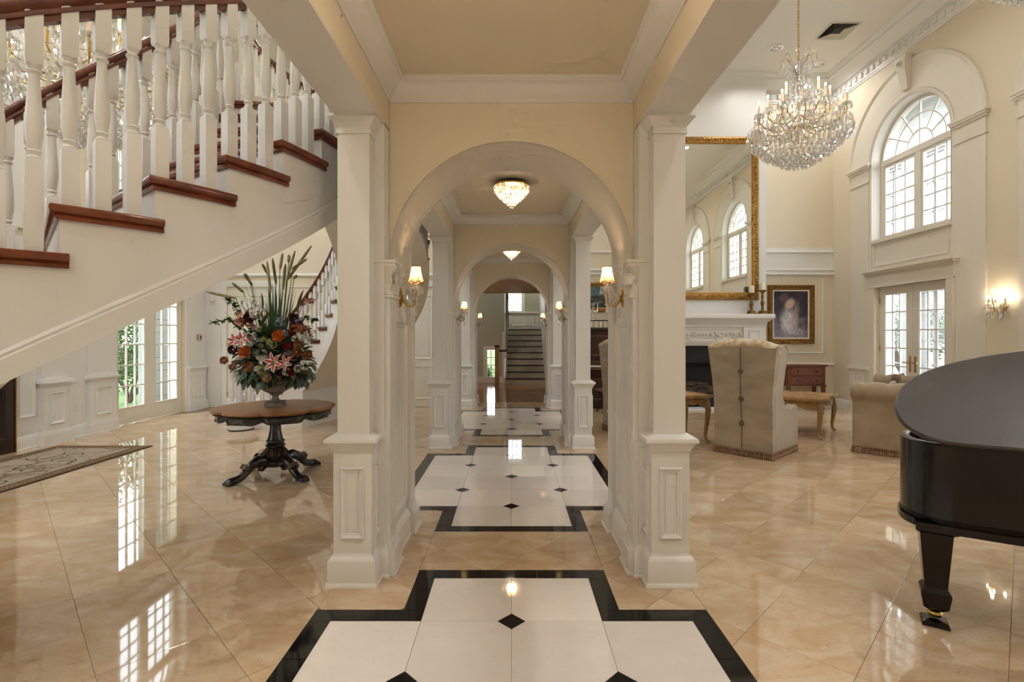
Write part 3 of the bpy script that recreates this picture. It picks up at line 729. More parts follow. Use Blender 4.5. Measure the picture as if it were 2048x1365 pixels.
panel_door('door', M_FAR, -2.62, -1.62, 2.7, 'white panelled door seen through the arch', -2.54)
pm = MB()
for a, b in ((-5.0,-2.85),):
    pm.molding(rect(a,b,1.1,2.7), PANEL, True, M_FAR); pm.molding(rect(a,b,.3,.85), PANEL, True, M_FAR)
pm.box(-6.85,-6.5,0,2.9,0,.03,M_FAR)
pm.molding([(-1.12,3.0),(-6.85,3.0)], [(0,0),(0,.03),(.05,.05),(.08,.03),(.08,0)], False, M_FAR)
pm.build('panel_molding', 'trim_white', wf)
# ================================================================== CURVED STAIRS
SX, SY, SR, SW, SRI, SPA, SDP, SZA, SEX, YM = -4.008, 4.325, 2.798, 1.353, .2132, -.7755, .1299, 2.188, 1.043, 5.854
def sp(k, rad, flip):
    a = SPA+k*SDP; x = SX+rad*math.cos(a); y = SY+SEX*rad*math.sin(a)
    return (x, 2*YM-y if flip else y)
def sz(k): return SZA+(SRI if k >= 0 else .2188)*k
def stang(k, flip):
    a, b = sp(k-.01, SR-.6, flip), sp(k+.01, SR-.6, flip); return math.atan2(b[1]-a[1], b[0]-a[0])
K0, K1 = -9, 8
BS = .031
def baluster_mesh(length, m='trim_white', n=14):
    base = .25+(length-.87); top = length-.19; mb = MB()
    mb.rects([(BS,BS,0),(BS,BS,base-.012),(BS*.9,BS*.9,base)])
    L_ = top-base; q = lambda t: base+L_*t
    prof = [(.024,base-.004),(.026,q(.02)),(.019,q(.045)),(.022,q(.07)),(.027,q(.085)),(.022,q(.10)),(.025,q(.15)),(.031,q(.24)),(.033,q(.33)),(.030,q(.48)),(.025,q(.66)),(.021,q(.82)),(.020,q(.88)),(.027,q(.90)),(.027,q(.915)),(.020,q(.93)),(.020,q(.95)),(.028,q(.975)),(.029,q(1.0))]
    mb.lathe(prof, n)
    mb.rects([(BS*.86,BS*.86,top-.008),(BS,BS,top+.008),(BS,BS,length+.03)])
    return mb
RAILP = [(-.034,0),(-.036,.016),(-.029,.03),(-.042,.045),(-.045,.068),(-.035,.088),(0,.098),(.035,.088),(.045,.068),(.042,.045),(.029,.03),(.036,.016),(.034,0)]
bal_cache = {}
def baluster(root, length, loc, rz):
    key = round(length, 3)
    if key not in bal_cache:
        o = baluster_mesh(length).build('baluster', 'trim_white', root, smooth=40); bal_cache[key] = o.data
    else: o = obj('baluster', bal_cache[key], root)
    o.location = loc; o.rotation_euler = (0,0,rz); return o
def rail_sweep(pts, prof):                            # pts (x,y,z): profile stays upright
    P = [Vector(p) for p in pts]; rings = []
    for i in range(len(P)):
        t = P[min(i+1,len(P)-1)]-P[max(i-1,0)]; h_ = Vector((t.x,t.y,0)); h_.normalize(); nx = Vector((-h_.y,h_.x,0))
        rings.append([tuple(P[i]+nx*a+Vector((0,0,b))) for a, b in prof])
    return MB().loft(rings)
def staircase(flip, label):
    r = thing('curved_staircase', label, 'staircase')
    P = lambda k, rad: sp(k, rad, flip)
    ro, ri = SR-.03, SR-SW+.03; DEP = .68
    sof = lambda k: max(0., sz(k)-DEP) if k >= -4 else 0.
    body = MB(); soff = MB(); NS = 4
    for k in range(K0, K1):
        for s in range(NS):
            k0, k1 = k+s/NS, k+(s+1)/NS
            b0 = sof(k0) if k >= -4 else 0; b1 = sof(k1) if k >= -4 else 0; zt = sz(k)-.036
            (xa,ya),(xb,yb),(xc,yc),(xd,yd) = P(k0,ro),P(k1,ro),P(k1,ri),P(k0,ri)
            body.add([(xa,ya,b0),(xb,yb,b1),(xc,yc,b1),(xd,yd,b0),(xa,ya,zt),(xb,yb,zt),(xc,yc,zt),(xd,yd,zt)],
                     [(4,5,6,7),(0,1,5,4),(2,3,7,6)]+([(3,0,4,7)] if s == 0 else [])+([(1,2,6,5)] if k == K1-1 and s == NS-1 else []))
            if k >= -4: soff.add([(xa,ya,b0-.002),(xb,yb,b1-.002),(xc,yc,b1-.002),(xd,yd,b0-.002)], [(0,1,2,3)])
    body.build('stringer', 'trim_white', r, smooth=30, fix=False); soff.build('soffit', 'trim_warm', r, smooth=60, fix=False)
    # trim band on the lower edge of both faces
    for rad, sg in ((ro,1),(ri,-1)):
        ks = [-4+i*.25 for i in range(0, 49)]
        rings = []
        for k in ks:
            z = sof(k)
            def q(o, dz): x, y = P(k, rad+sg*o); return (x,y,z+dz)
            rings.append([q(0,-.004),q(.016,-.004),(q(.016,.10)),q(.01,.112),q(.014,.122),q(.008,.135),q(0,.14)])
        MB().loft(rings).build('stringer_band', 'trim_white', r, smooth=30)
        lo = [(P(k,rad+sg*.0),k) for k in [K0+i*.25 for i in range(0,21)]]
        rings = []
        for _, k in lo:
            def q(o, dz): x, y = P(k, rad+sg*o); return (x,y,dz)
            rings.append([q(0,0),q(.02,0),q(.02,.14),q(.01,.16),q(0,.17)])
        MB().loft(rings).build('base_band', 'trim_white', r, smooth=30)
    wallk = MB(); (xa,ya),(xb,yb) = P(-4,ro),P(-4,ri); wallk.add([(xa,ya,0),(xb,yb,0),(xb,yb,sof(-4)),(xa,ya,sof(-4))],[(0,1,2,3)]); wallk.build('end_panel', 'trim_white', r, smooth=0)
    # treads with rounded nosing and cove
    for k in range(K0, K1):
        mb = MB(); n = 4; nose = .035/.37
        def ring(over, z, front):
            o_ = [P(k-front+(1+front+.09)*i/n, SR-.03+over) for i in range(n+1)]
            f_ = front*.37/.2
            i_ = [P(k-front+(1+front+.05)*i/n, SR-SW+.03-over) for i in range(n,-1,-1)]
            return [(x,y,z) for x,y in o_+i_]
        zt = sz(k)
        mb.loft([ring(.018,zt-.066,nose*.35),ring(.022,zt-.052,nose*.5),ring(.014,zt-.04,nose*.45),ring(.026,zt-.036,nose*.9),ring(.032,zt-.028,nose),ring(.034,zt-.018,nose*1.08),ring(.032,zt-.006,nose),ring(.026,zt,nose*.85)])
        mb.build('tread', 'tread_mahogany', r, smooth=35)
    # balusters, handrails
    for rad, nb in ((SR-.085,3),(SR-SW+.085,2)):
        for k in range(K0+1, K1):
            for j in range(nb):
                t = (j+.32)/nb
                x, y = P(k+t, rad)
                baluster(r, .87+SRI*t, (x,y,sz(k)), stang(k+t, flip))
        ks = [K0-.2+i*.2 for i in range(int((K1-K0+.3)/.2)+1)]
        pts = [(*P(k,rad), sz(k)+.872+(0 if k >= 0 else .004)) for k in ks]
        rail_sweep(pts, RAILP).build('handrail', 'rail_mahogany', r, smooth=50)
        rail_sweep([(x,y,z-.03) for x,y,z in pts], [(-.022,0),(-.022,.032),(.022,.032),(.022,0)]).build('rail_fillet', 'rail_mahogany', r, smooth=50)
        # volute with its cluster of balusters on the round starting step
        inner = rad < 2
        x, y = P(K0-.45, rad+(-.06 if inner else .06)); z = sz(K0)
        st = MB().lathe([(.20,0),(.20,z-.036)], 28, T(x,y,0)).build('starting_step', 'trim_white', r, smooth=40)
        MB().lathe([(.235,z-.036),(.245,z-.02),(.235,z)], 28, T(x,y,0)).build('starting_tread', 'tread_mahogany', r, smooth=40)
        MB().lathe([(.206,0),(.206,.016)], 28, T(x,y,0)).build('shoe_molding', 'iron_black', r, smooth=40)
        nw = MB(); nw.rects([(.045,.045,z),(.045,.045,z+.3)]); nw.lathe([(.035,z+.3),(.045,z+.34),(.03,z+.37),(.045,z+.5),(.035,z+.7),(.04,z+.86)], 16)
        nw.build('newel_post', 'trim_white', r).location = (x,y,0)
        for a in range(5): baluster(r, .86, (x+.13*math.cos(a*1.25), y+.13*math.sin(a*1.25), z), a)
        vol = [(x+(.15-.016*i*.6)*math.cos(i*.6+1), y+(.15-.016*i*.6)*math.sin(i*.6+1), z+.865) for i in range(14)]
        rail_sweep(vol, RAILP).build('volute', 'rail_mahogany', r, smooth=50)
    return r
staircase(False, 'near curved staircase rising from left to right with mahogany treads')
staircase(True, 'far curved staircase rising behind the flower arrangement')
# landing that joins both stairs, with its curved balustrade
ln = thing('stair_landing', 'upper landing and curved balustrade between the two staircases', 'landing')
zl = sz(K1)
ax, ay = sp(K1, SR-SW, False); bx, by = sp(K1, SR-SW, True)
def bulge(t): return (ax-.30*math.sin(PI*t), lerp(ay,by,t))
edge = [bulge(i/16) for i in range(17)]
MB().prism([(-1.13,sp(K1,SR,False)[1]+.08),(sp(K1+.12,SR,False))]+[(x+.01,y) for x,y in edge[1:-1]]+[sp(K1+.12,SR,True),(-1.13,sp(K1,SR,True)[1]-.08)], zl-.32, zl).build('slab', 'wall_cream', ln, smooth=30)
for i in range(1, 17):
    t = i/17; x, y = bulge(t); baluster(ln, .87, (x+.06,y,zl), 0)
pts = [(x+.06,y,zl+.872) for x, y in edge]
rail_sweep(pts, RAILP).build('handrail', 'rail_mahogany', ln, smooth=50)
rail_sweep([(x,y,z-.022) for x,y,z in pts], [(-.018,0),(-.018,.024),(.018,.024),(.018,0)]).build('rail_fillet', 'rail_mahogany', ln, smooth=50)
# ================================================================== BACK HALL beyond the third arch
bf = tag(MB().box(-3.6,2.6,12.3,17.6,-.2,-.002).build('floor_back', 'oak_floor', smooth=0), 'polished wood floor of the back hall', None, None, 'structure')
bw = thing('wall_back_hall', 'greenish walls of the back hall with white panelling', None, (0,0,0), 0, None, 'structure')
b_ = MB().box(-3.6,-3.3,12.2,17.7,0,6).box(1.15,1.4,12.2,21,0,6).box(-3.4,-.88,17.5,17.7,0,6).box(-.52,-.25,17.5,17.7,0,6).box(-.88,-.52,17.5,17.7,1.16,6)
b_.box(-.35,1.4,20.6,20.8,0,2.55).box(-.35,-.2,20.6,20.8,2.55,6).box(-.38,-.28,17.6,20.8,0,6).box(.45,1.4,20.6,20.8,2.55,6).box(-.2,.45,20.6,20.8,3.4,6)
b_.build('plaster', 'back_wall', bw, smooth=0)
tr = MB().box(-.33,1.15,20.56,20.6,1.8,2.5)
Mb = plane_m((0,20.56,0),(1,0,0),(0,0,1),(0,-1,0)); tr.molding(rect(.02,.62,2.0,2.42),PANEL,True,Mb); tr.molding(rect(.7,.95,2.0,2.42),PANEL,True,Mb)
tr.box(-.33,1.15,20.5,20.6,2.5,2.56)
tr.box(1.09,1.15,16.7,20.6,0,3.3).box(-.32,-.2,17.45,17.72,0,1.75)
tr.box(-3.3,-.3,17.46,17.5,0,.2)
tr.build('panelling', 'stair_white', bw, smooth=0)
tag(MB().box(-3.6,2.6,12.2,16.6,2.98,3.05).build('ceiling_back', 'soffit_wood', smooth=0), 'low brown ceiling of the back hall', None, None, 'structure')
MB().box(-3.6,2.6,16.5,16.7,2.98,6.2).build('header', 'back_wall', bw, smooth=0); MB().box(-.4,1.5,16.6,20.8,6,6.2).build('stairwell_ceiling', 'back_wall', bw, smooth=0)
for n_, (M, u0, u1, v0, v1, c_, r_) in enumerate(((plane_m((0,17.5,0),(1,0,0),(0,0,1),(0,-1,0)),-.88,-.52,.04,1.16,2,4),(plane_m((0,20.6,0),(1,0,0),(0,0,1),(0,-1,0)),-.2,.45,2.55,3.4,3,3))):
    wn += 1; r = thing('window_%d' % wn, ('tall paned window beside the back stair','small paned window above the back stair landing')[n_], None, (0,0,0), 0, None, 'structure')
    MB().molding(rect(u0,u1,v0,v1), [(0,-.12),(0,.02),(.05,.02),(.05,-.12)], True, M).build('frame', 'door_white', r)
    MB().molding(rect(u0-.08,u1+.08,v0-.06,v1+.08), [(0,0),(0,.03),(.08,.03),(.08,0)], True, M).build('casing', 'trim_white', r)
    sash_grid(r, M, u0+.05,u1-.05,v0+.05,v1-.05, c_, r_, -.06)
portal((-.7,17.75,.6),(.36,1.1),(-PI/2,0,0)); portal((.12,20.85,3),(.65,.85),(-PI/2,0,0))
bs = thing('back_staircase', 'straight back staircase with dark treads seen through the arches', 'staircase')
rb, run = .205, .278
for n in range(1, 10):
    y = 16.7+run*(n-1)
    o = MB().box(-.19,1.09,y,y+(run if n < 9 else 1.6),0,rb*n-.035).build('riser', 'stair_white', bs, smooth=0)
    o = MB().box(-.2,1.09,y-.03,y+(run if n < 9 else 1.6),rb*n-.035,rb*n).build('tread', 'tread_dark', bs, smooth=0)
MB().prism([(16.66,0),(16.66,.24),(18.95,1.95),(20.5,1.95),(20.5,0)], -.24, -.19, plane_m((0,0,0),(0,1,0),(0,0,1),(1,0,0))).build('stringer', 'stair_white', bs, smooth=0)
MB().tube([(-.16,16.55,1.12),(-.16,17.2,1.62),(-.16,19.0,2.95)], .035, 8).build('handrail', 'tread_dark', bs)
nw = MB().rects([(.045,.045,0),(.045,.045,1.1),(.055,.055,1.1),(.055,.055,1.14),(.045,.045,1.15),(.045,.045,1.22)]); 
nb_ = MB().rects([(.075,.075,1.22),(.075,.075,1.30)]).build('newel_cap', 'tread_dark', bs); nb_.location = (-.46,16.35,0)
MB().rects([(.07,.07,0),(.07,.07,.55),(.05,.05,.62),(.06,.06,.66),(.06,.06,1.22)]).build('newel_post', 'newel_oak', bs).location = (-.46,16.35,0)
MB().rects([(.05,.05,1.9),(.05,.05,3.25),(.07,.07,3.25),(.07,.07,3.33)]).build('newel_post', 'tread_dark', bs).location = (-.16,19.0,0)
MB().tube([(-.46,16.35,1.12),(-.16,16.55,1.12)], .035, 8).build('handrail', 'tread_dark', bs)
for n in range(1, 9):
    y = 16.8+run*(n-1)
    for d_ in (0,.14): MB().tube([(-.16,y+d_,rb*n),(-.16,y+d_,1.05+.72*(y+d_-16.55))], .014, 6).build('baluster', 'stair_white', bs)
# ================================================================== FOYER FURNITURE
# ------------------------------------------------------------------ round table
TX, TY = -2.715, 5.90
t = thing('pedestal_table', 'round scalloped pedestal table with walnut top and black carved base', 'table', (TX,TY,0), .2)
def scal(R, amp, n=144, lobes=8): return [(R*(1-1.5*amp*max(0,math.cos(lobes*2*PI*i/n))**5), 2*PI*i/n) for i in range(n)]
def sring(R, amp, z): return [(r_*math.cos(a), r_*math.sin(a), z) for r_, a in scal(R, amp)]
RT = .65
MB().loft([sring(RT-.02,.05,.755),sring(RT,.05,.765),sring(RT+.008,.05,.775),sring(RT-.004,.05,.79),sring(RT-.05,.05,.795)]).build('table_top', 'walnut_top', t, smooth=40)
MB().loft([sring(RT-.02,.05,.755),sring(RT-.012,.05,.748),sring(RT-.03,.05,.735),sring(RT-.06,.05,.73)]).build('top_edge', 'table_black', t, smooth=40)
ap = MB(); n = 144; rings = []
for lev in range(4):
    q_ = scal(RT-.045-.006*(lev%2), .05, n)
    rings.append([(r_*math.cos(a), r_*math.sin(a), (.748,.725,.705,.70-.038*abs(math.sin(8*2*PI*i/n))**.6)[lev]) for i, (r_, a) in enumerate(q_)])
ap.loft(rings).build('apron', 'table_black', t, smooth=45)
orn = MB()
for i in range(8):
    a = 2*PI*(i+.5)/8; r_ = RT-.05
    for q in range(-2,3): sphere(orn, (r_*math.cos(a+q*.035)*1.0, r_*math.sin(a+q*.035), .685-.006*abs(q)), .014-.0025*abs(q), 6, 4)
orn.build('apron_carving', 'table_gilt', t)
MB().lathe([(.20,.70),(.14,.69),(.06,.66),(.058,.60),(.062,.52),(.075,.45),(.085,.41),(.10,.405),(.10,.385),(.085,.378),(.105,.36),(.11,.35),(.105,.335),(.085,.33),(.075,.31)], 28).build('pedestal', 'table_black', t, smooth=40)
kn = MB(); kn.lathe([(.07,.32),(.10,.30),(.125,.26),(.125,.22),(.10,.19),(.085,.185),(.085,.16),(.12,.155)], 24)
for i in range(24):
    a = 2*PI*i/24; kn.tube([(.085*math.cos(a),.085*math.sin(a),.315),(.125*math.cos(a),.125*math.sin(a),.27),(.132*math.cos(a),.132*math.sin(a),.23),(.108*math.cos(a),.108*math.sin(a),.19)], .011, 5)
kn.build('carved_knop', 'table_gilt', t, smooth=50)
MB().lathe([(.02,.1),(.11,.11),(.12,.14),(.115,.17),(.06,.19)], 20).build('hub', 'table_black', t)
for i in range(4):
    g = MB(); a = PI/4+i*PI/2
    path = [(.07,0,.15),(.14,0,.19),(.21,0,.2),(.28,0,.17),(.34,0,.11),(.40,0,.06),(.46,0,.042),(.52,0,.04)]
    g.tube(path, [.055,.062,.06,.052,.045,.042,.042,.04], 12)
    for j,(dy) in enumerate((-.035,-.012,.012,.035)): g.tube([(.49,dy*.8,.05),(.535,dy,.045),(.565,dy*1.1,.02),(.57,dy*1.1,.004)], [.017,.018,.015,.008], 6)
    lg = g.build('leg', 'table_black', t, smooth=60); lg.rotation_euler = (0,0,a)
    s = MB(); s.tube([(.33,0,.165),(.36,0,.13)], .06, 10); 
    s.tube([(.12,.0,.12),(.16,0,.09),(.2,.0,.1),(.2,0,.13),(.17,0,.135)], .02, 6)
    s.build('carved_scroll', 'table_gilt', lg)
# ------------------------------------------------------------------ urn and flowers
u = thing('stone_urn', 'weathered grey stone urn on the round table', 'urn', (TX,TY,.795), .25)
MB().rects([(.10,.10,0),(.10,.10,.045),(.085,.085,.055),(.055,.055,.06)]).build('foot', 'stone_urn', u)
ub = MB(); n = 32; rings = []
for r_, z, fl in ((.05,.055,0),(.045,.075,0),(.034,.09,0),(.032,.11,0),(.045,.125,0),(.06,.13,0),(.055,.14,0),(.10,.165,.06),(.15,.20,.07),(.175,.235,.06),(.18,.245,0),(.165,.255,0),(.165,.28,0),(.19,.315,0),(.205,.325,0),(.2,.335,0),(.17,.33,0),(.15,.26,0),(.02,.22,0)):
    rings.append([(r_*(1+fl*abs(math.cos(8*2*PI*i/n/1)))*math.cos(2*PI*i/n), r_*(1+fl*abs(math.cos(8*2*PI*i/n)))*math.sin(2*PI*i/n), z) for i in range(n)])
ub.loft(rings).build('bowl', 'stone_urn', u, smooth=40)
for nm, c1, c2 in (('leaf_dark',(.022,.050,.020),(.04,.085,.03)),('leaf_mid',(.075,.135,.04),(.12,.19,.07)),('leaf_blue',(.09,.135,.11),(.15,.20,.16)),('leaf_olive',(.11,.12,.03),(.17,.17,.05)),
                   ('grass_blade',(.045,.105,.04),(.07,.14,.06)),('plume',(.24,.20,.085),(.33,.28,.13)),('bloom_white',(.78,.76,.70),(.66,.64,.55)),('bloom_orange',(.75,.22,.05),(.60,.12,.03)),('bloom_pink',(.62,.26,.17),(.45,.15,.09)),
                   ('bloom_red',(.28,.018,.015),(.18,.01,.01)),('bloom_dark',(.045,.008,.012),(.09,.015,.02)),('bloom_green',(.34,.38,.13),(.45,.48,.22)),('bloom_blue',(.20,.26,.42),(.32,.37,.5)),('lily_red',(.62,.045,.03),(.50,.03,.02)),
                   ('bloom_rust',(.30,.11,.04),(.42,.19,.07)),('bloom_peach',(.62,.36,.22),(.5,.22,.14))):
    mat(nm, c1, .6, var=(18, c2, 3))
fa = thing('flower_arrangement', 'tall bouquet of silk lilies, grasses and leaves in the stone urn', 'flowers', (TX,TY,.795))
def fpos(px, py, dy):                                  # where a bloom of the bouquet sits, from its bearing and its depth in front of the urn
    Y = TY-dy; return Vector(((px-1023)*Y/1026-TX, -dy, 1.6-(py-672)*Y/1026-.795))
CEN = Vector((0,0,.55))
def leaf_geo(mb, p, d, l, w, bend=.25):
    d = d.normalized(); s = d.cross(Vector((0,0,1)))
    if s.length < .05: s = Vector((1,0,0))
    s.normalize(); up = s.cross(d); k = 5; rows = []
    for i in range(k+1):
        t_ = i/k; c = p+d*l*t_-Vector((0,0,1))*bend*l*t_*t_; ww = w*math.sin(PI*(t_*.93+.05))**.8*.5
        rows.append([tuple(c-s*ww+up*ww*.35), tuple(c), tuple(c+s*ww+up*ww*.35)])
    mb.loft(rows, None, closed=False)
def star(mb, p, d, r_, petals=6, w=.34, inner=None):
    d = d.normalized(); a = d.orthogonal().normalized(); b = d.cross(a)
    for i in range(petals):
        an = 2*PI*i/petals; e = a*math.cos(an)+b*math.sin(an); s = d.cross(e); rows = []
        for q in range(6):
            t_ = q/5; c = p+e*r_*t_+d*r_*(.35*math.sin(t_*2.2)); ww = r_*w*math.sin(PI*(t_*.9+.1))*.5
            rows.append([tuple(c-s*ww), tuple(c-d*.004+d*0), tuple(c+s*ww)])
        (inner if inner else mb).loft(rows, None, closed=False) if not inner else mb.loft(rows, None, closed=False)
        if inner:
            rows2 = [[tuple(lerp(Vector(r0[1]),Vector(r0[0]),.5)+d*.003), tuple(Vector(r0[1])+d*.004), tuple(lerp(Vector(r0[1]),Vector(r0[2]),.5)+d*.003)] for r0 in rows]
            mid = [[rows2[i2][0], rows2[i2][1], rows2[i2][2]] for i2 in range(1,5)]
            inner.loft(mid, None, closed=False)
def rose(mb, p, d, r_, layers=4):
    d = d.normalized(); a = d.orthogonal().normalized(); b = d.cross(a)
    for L_ in range(layers):
        rr = r_*(1-.2*L_); nn = 6-L_//2
        for i in range(nn):
            an = 2*PI*(i+.5*L_)/nn; rows = []
            for q in range(5):
                t_ = q/4; row = []
                for k in (-1,0,1):
                    aa = an+k*.55*(1-.2*t_); rad = rr*(.25+.75*t_)*(1-.1*abs(k))
                    row.append(tuple(p+(a*math.cos(aa)+b*math.sin(aa))*rad+d*(r_*(.15*L_+.55*t_*t_*(1 if L_ else .5)))))
                rows.append(row)
            mb.loft(rows, None, closed=False)
def cluster(mb, p, r_, n, s):
    for i in range(n):
        v = Vector((random.gauss(0,1),random.gauss(0,1)-.5,random.gauss(0,1))).normalized()*r_
        star(mb, p+v, v, s, 5, .7)
def ballf(mb, p, r_): sphere(mb, tuple(p), r_, 10, 7)
# filler foliage: several leafy masses around the ellipsoid of the bouquet
for nm, m_, cnt, l, w, rr in (('foliage','leaf_dark',300,.12,.07,.82),('foliage','leaf_mid',300,.10,.065,.95),('foliage','leaf_blue',330,.09,.075,.97),('foliage','leaf_olive',80,.12,.05,.95)):
    mb = MB()
    for i in range(cnt):
        th = random.uniform(0,2*PI); ph = math.acos(random.uniform(-.75,.85)); v = Vector((math.sin(ph)*math.cos(th),math.sin(ph)*math.sin(th),math.cos(ph)))
        rad = random.uniform(.45,1)*rr; p = Vector((v.x*.42*rad, v.y*.36*rad, .56+v.z*.44*rad))
        if p.z < .28 and math.hypot(p.x,p.y) < .17: p.z = .33
        leaf_geo(mb, p, v+Vector((random.uniform(-.5,.5),random.uniform(-.5,.5),random.uniform(-.2,.4))), l*random.uniform(.7,1.3), w*random.uniform(.7,1.2), random.uniform(0,.5))
    tag(mb.build(nm, m_, fa, smooth=60, fix=False), kind='stuff')
core = MB(); sphere(core, (0,0,.5), .24, 14, 9, None, 1, .9, 1.1); core.build('moss_core', 'leaf_dark', fa)
# drooping leaves over the rim
mb = MB()
for i in range(60):
    px = random.choice((random.uniform(480,530),random.uniform(585,625))); p = fpos(px, random.uniform(728,765), random.uniform(.1,.3))
    leaf_geo(mb, p, Vector((random.uniform(-.6,.6),-.5,-.6)), .09, .05, .3)
tag(mb.build('trailing_leaves', 'leaf_blue', fa, smooth=60, fix=False), kind='stuff')
def named(name, m_, fn):
    mb = MB(); fn(mb); o = mb.build(name, m_, fa, smooth=60, fix=False)
    return tag(o, kind='stuff') if name in ('flower_cluster','flower_spray','round_bloom','celosia') else o
F = Vector((0,-1,.1))
for px, py, r_ in ((485,680,.10),(549,726,.12),(572,728,.10),(470,682,.09)):
    p = fpos(px,py,.36); mb = MB(); inn = MB(); star(mb, p, F+Vector((random.uniform(-.3,.3),0,random.uniform(-.2,.3))), r_, 6, .42, inn)
    o = mb.build('lily', 'bloom_white', fa, smooth=60, fix=False); inn.build('petal_stripes', 'lily_red', o, smooth=60, fix=False)
for px, py, r_, m_ in ((558,673,.075,'bloom_orange'),(491,706,.075,'bloom_orange'),(449,722,.05,'bloom_rust'),(598,690,.06,'bloom_rust'),(603,660,.06,'bloom_pink'),(594,706,.06,'bloom_rust'),(613,712,.05,'bloom_rust'),(500,735,.065,'bloom_rust'),(535,755,.06,'bloom_peach'),(465,735,.04,'bloom_rust')):
    p = fpos(px,py,.33); named('rose', m_, lambda mb: rose(mb, p, F+Vector((random.uniform(-.4,.4),0,random.uniform(-.2,.4))), r_))
for px, py, r_, m_ in ((502,635,.075,'bloom_dark'),(590,637,.06,'bloom_dark'),(467,700,.06,'bloom_dark'),(562,747,.06,'bloom_dark'),(597,650,.07,'bloom_red'),(585,665,.05,'bloom_red'),(585,745,.05,'bloom_red'),(575,693,.05,'bloom_red')):
    p = fpos(px,py,.30); named('dark_bloom', m_, lambda mb: rose(mb, p, F, r_, 5))
for px, py, rc, n, s, m_ in ((498,608,.07,16,.032,'bloom_white'),(515,625,.07,14,.034,'bloom_white'),(525,712,.055,16,.034,'bloom_white'),(530,722,.05,12,.03,'bloom_white'),(548,732,.055,18,.025,'bloom_green'),(525,740,.06,24,.024,'bloom_green'),(543,688,.05,18,.024,'bloom_green'),(560,645,.045,14,.022,'bloom_blue'),(572,665,.035,10,.022,'bloom_blue'),(605,672,.05,12,.03,'bloom_white'),(610,730,.05,14,.022,'bloom_white'),(487,633,.05,10,.03,'bloom_peach')):
    p = fpos(px,py,.32); named('flower_cluster', m_, lambda mb: cluster(mb, p, rc, n, s))
for px, py, r_, m_ in ((515,657,.032,'bloom_white'),(509,670,.030,'bloom_white'),(527,679,.030,'bloom_green'),(522,692,.026,'bloom_green'),(577,706,.028,'bloom_blue'),(618,678,.035,'bloom_white')):
    p = fpos(px,py,.38); named('round_bloom', m_, lambda mb: cluster(mb, p, r_*.8, 30, .012))
for i in range(34):
    px = random.uniform(470,625); py = random.uniform(625,755)
    if ((px-548)/82)**2+((py-690)/75)**2 > 1: continue
    p = fpos(px,py,random.uniform(.26,.36)); k = random.choice(('bloom_white','bloom_peach','bloom_green','bloom_pink','bloom_rust','bloom_white','bloom_blue'))
    named('flower_spray', k, lambda mb: cluster(mb, p, random.uniform(.025,.045), random.randint(6,11), random.uniform(.016,.026)))
def plume(mb, a, b, r_, n=7):
    mb.tube([tuple(lerp(a,b,i/n)) for i in range(n+1)], [r_*(1,1,1,1,1,1,.85,.35)[i]*(.6 if i == 0 else 1) for i in range(n+1)], 8)
for a, b, r_ in (((480,640),(510,655),.035),((603,606),(627,601),.03),((473,635),(485,645),.05)):
    def ruffle(mb):
        p0, p1 = fpos(a[0],a[1],.28), fpos(b[0],b[1],.34)
        for q in range(60):
            t_ = random.random(); c = lerp(p0,p1,t_); v = Vector((random.gauss(0,1),random.gauss(0,1),random.gauss(0,1))).normalized()
            leaf_geo(mb, c+v*r_*.5*(1-.5*t_), v+(p1-p0).normalized(), r_*1.1, r_*.7, 0)
    named('celosia', 'bloom_peach' if r_ > .03 else 'bloom_pink', ruffle)
# cat-tail plumes and grass blades
for (ax_,ay_),(bx_,by_) in (((541,585),(534,523)),((552,568),(545,517)),((560,538),(565,507)),((566,580),(571,528)),((573,562),(590,502)),((575,560),(623,492)),((585,538),(614,518)),((538,552),(524,528)),((577,525),(578,510)),((500,565),(491,547)),((504,570),(488,548)),((487,585),(464,566)),((472,597),(413,584)),((588,557),(594,551))):
    a, b = fpos(ax_,ay_,random.uniform(-.1,.15)), fpos(bx_,by_,random.uniform(-.1,.15))
    pl = named('grass_plume', 'plume', lambda mb: plume(mb, a, b, .016))
    st = Vector((a.x*.35, a.y*.4, .45)); MB().tube([tuple(st), tuple(lerp(st,a,.5)+Vector((0,0,.03))), tuple(a)], .004, 5).build('stem', 'grass_blade', pl)
mb = MB()
for i in range(80):
    c = random.choice((550,556,545,500)); top = fpos(c+random.gauss(0,28), random.uniform(545,630), random.uniform(-.2,.25)); bot = Vector((top.x*.3, top.y*.3, .5+random.uniform(-.05,.1)))
    leaf_geo(mb, bot, top-bot, (top-bot).length, .018, random.uniform(-.02,.3))
tag(mb.build('grass_blades', 'grass_blade', fa, smooth=60, fix=False), kind='stuff')
for (ax_,ay_),(bx_,by_),w in (((520,658),(543,622),.085),((595,628),(606,585),.085),((585,670),(577,635),.06),((560,672),(530,695),.04),((585,748),(618,745),.09),((480,612),(462,600),.03),((525,625),(523,590),.05)):
    a, b = fpos(ax_,ay_,.3), fpos(bx_,by_,.3); named('large_leaf', 'leaf_olive' if w > .05 else 'leaf_mid', lambda mb: leaf_geo(mb, a, b-a, (b-a).length*1.15, w, .02))
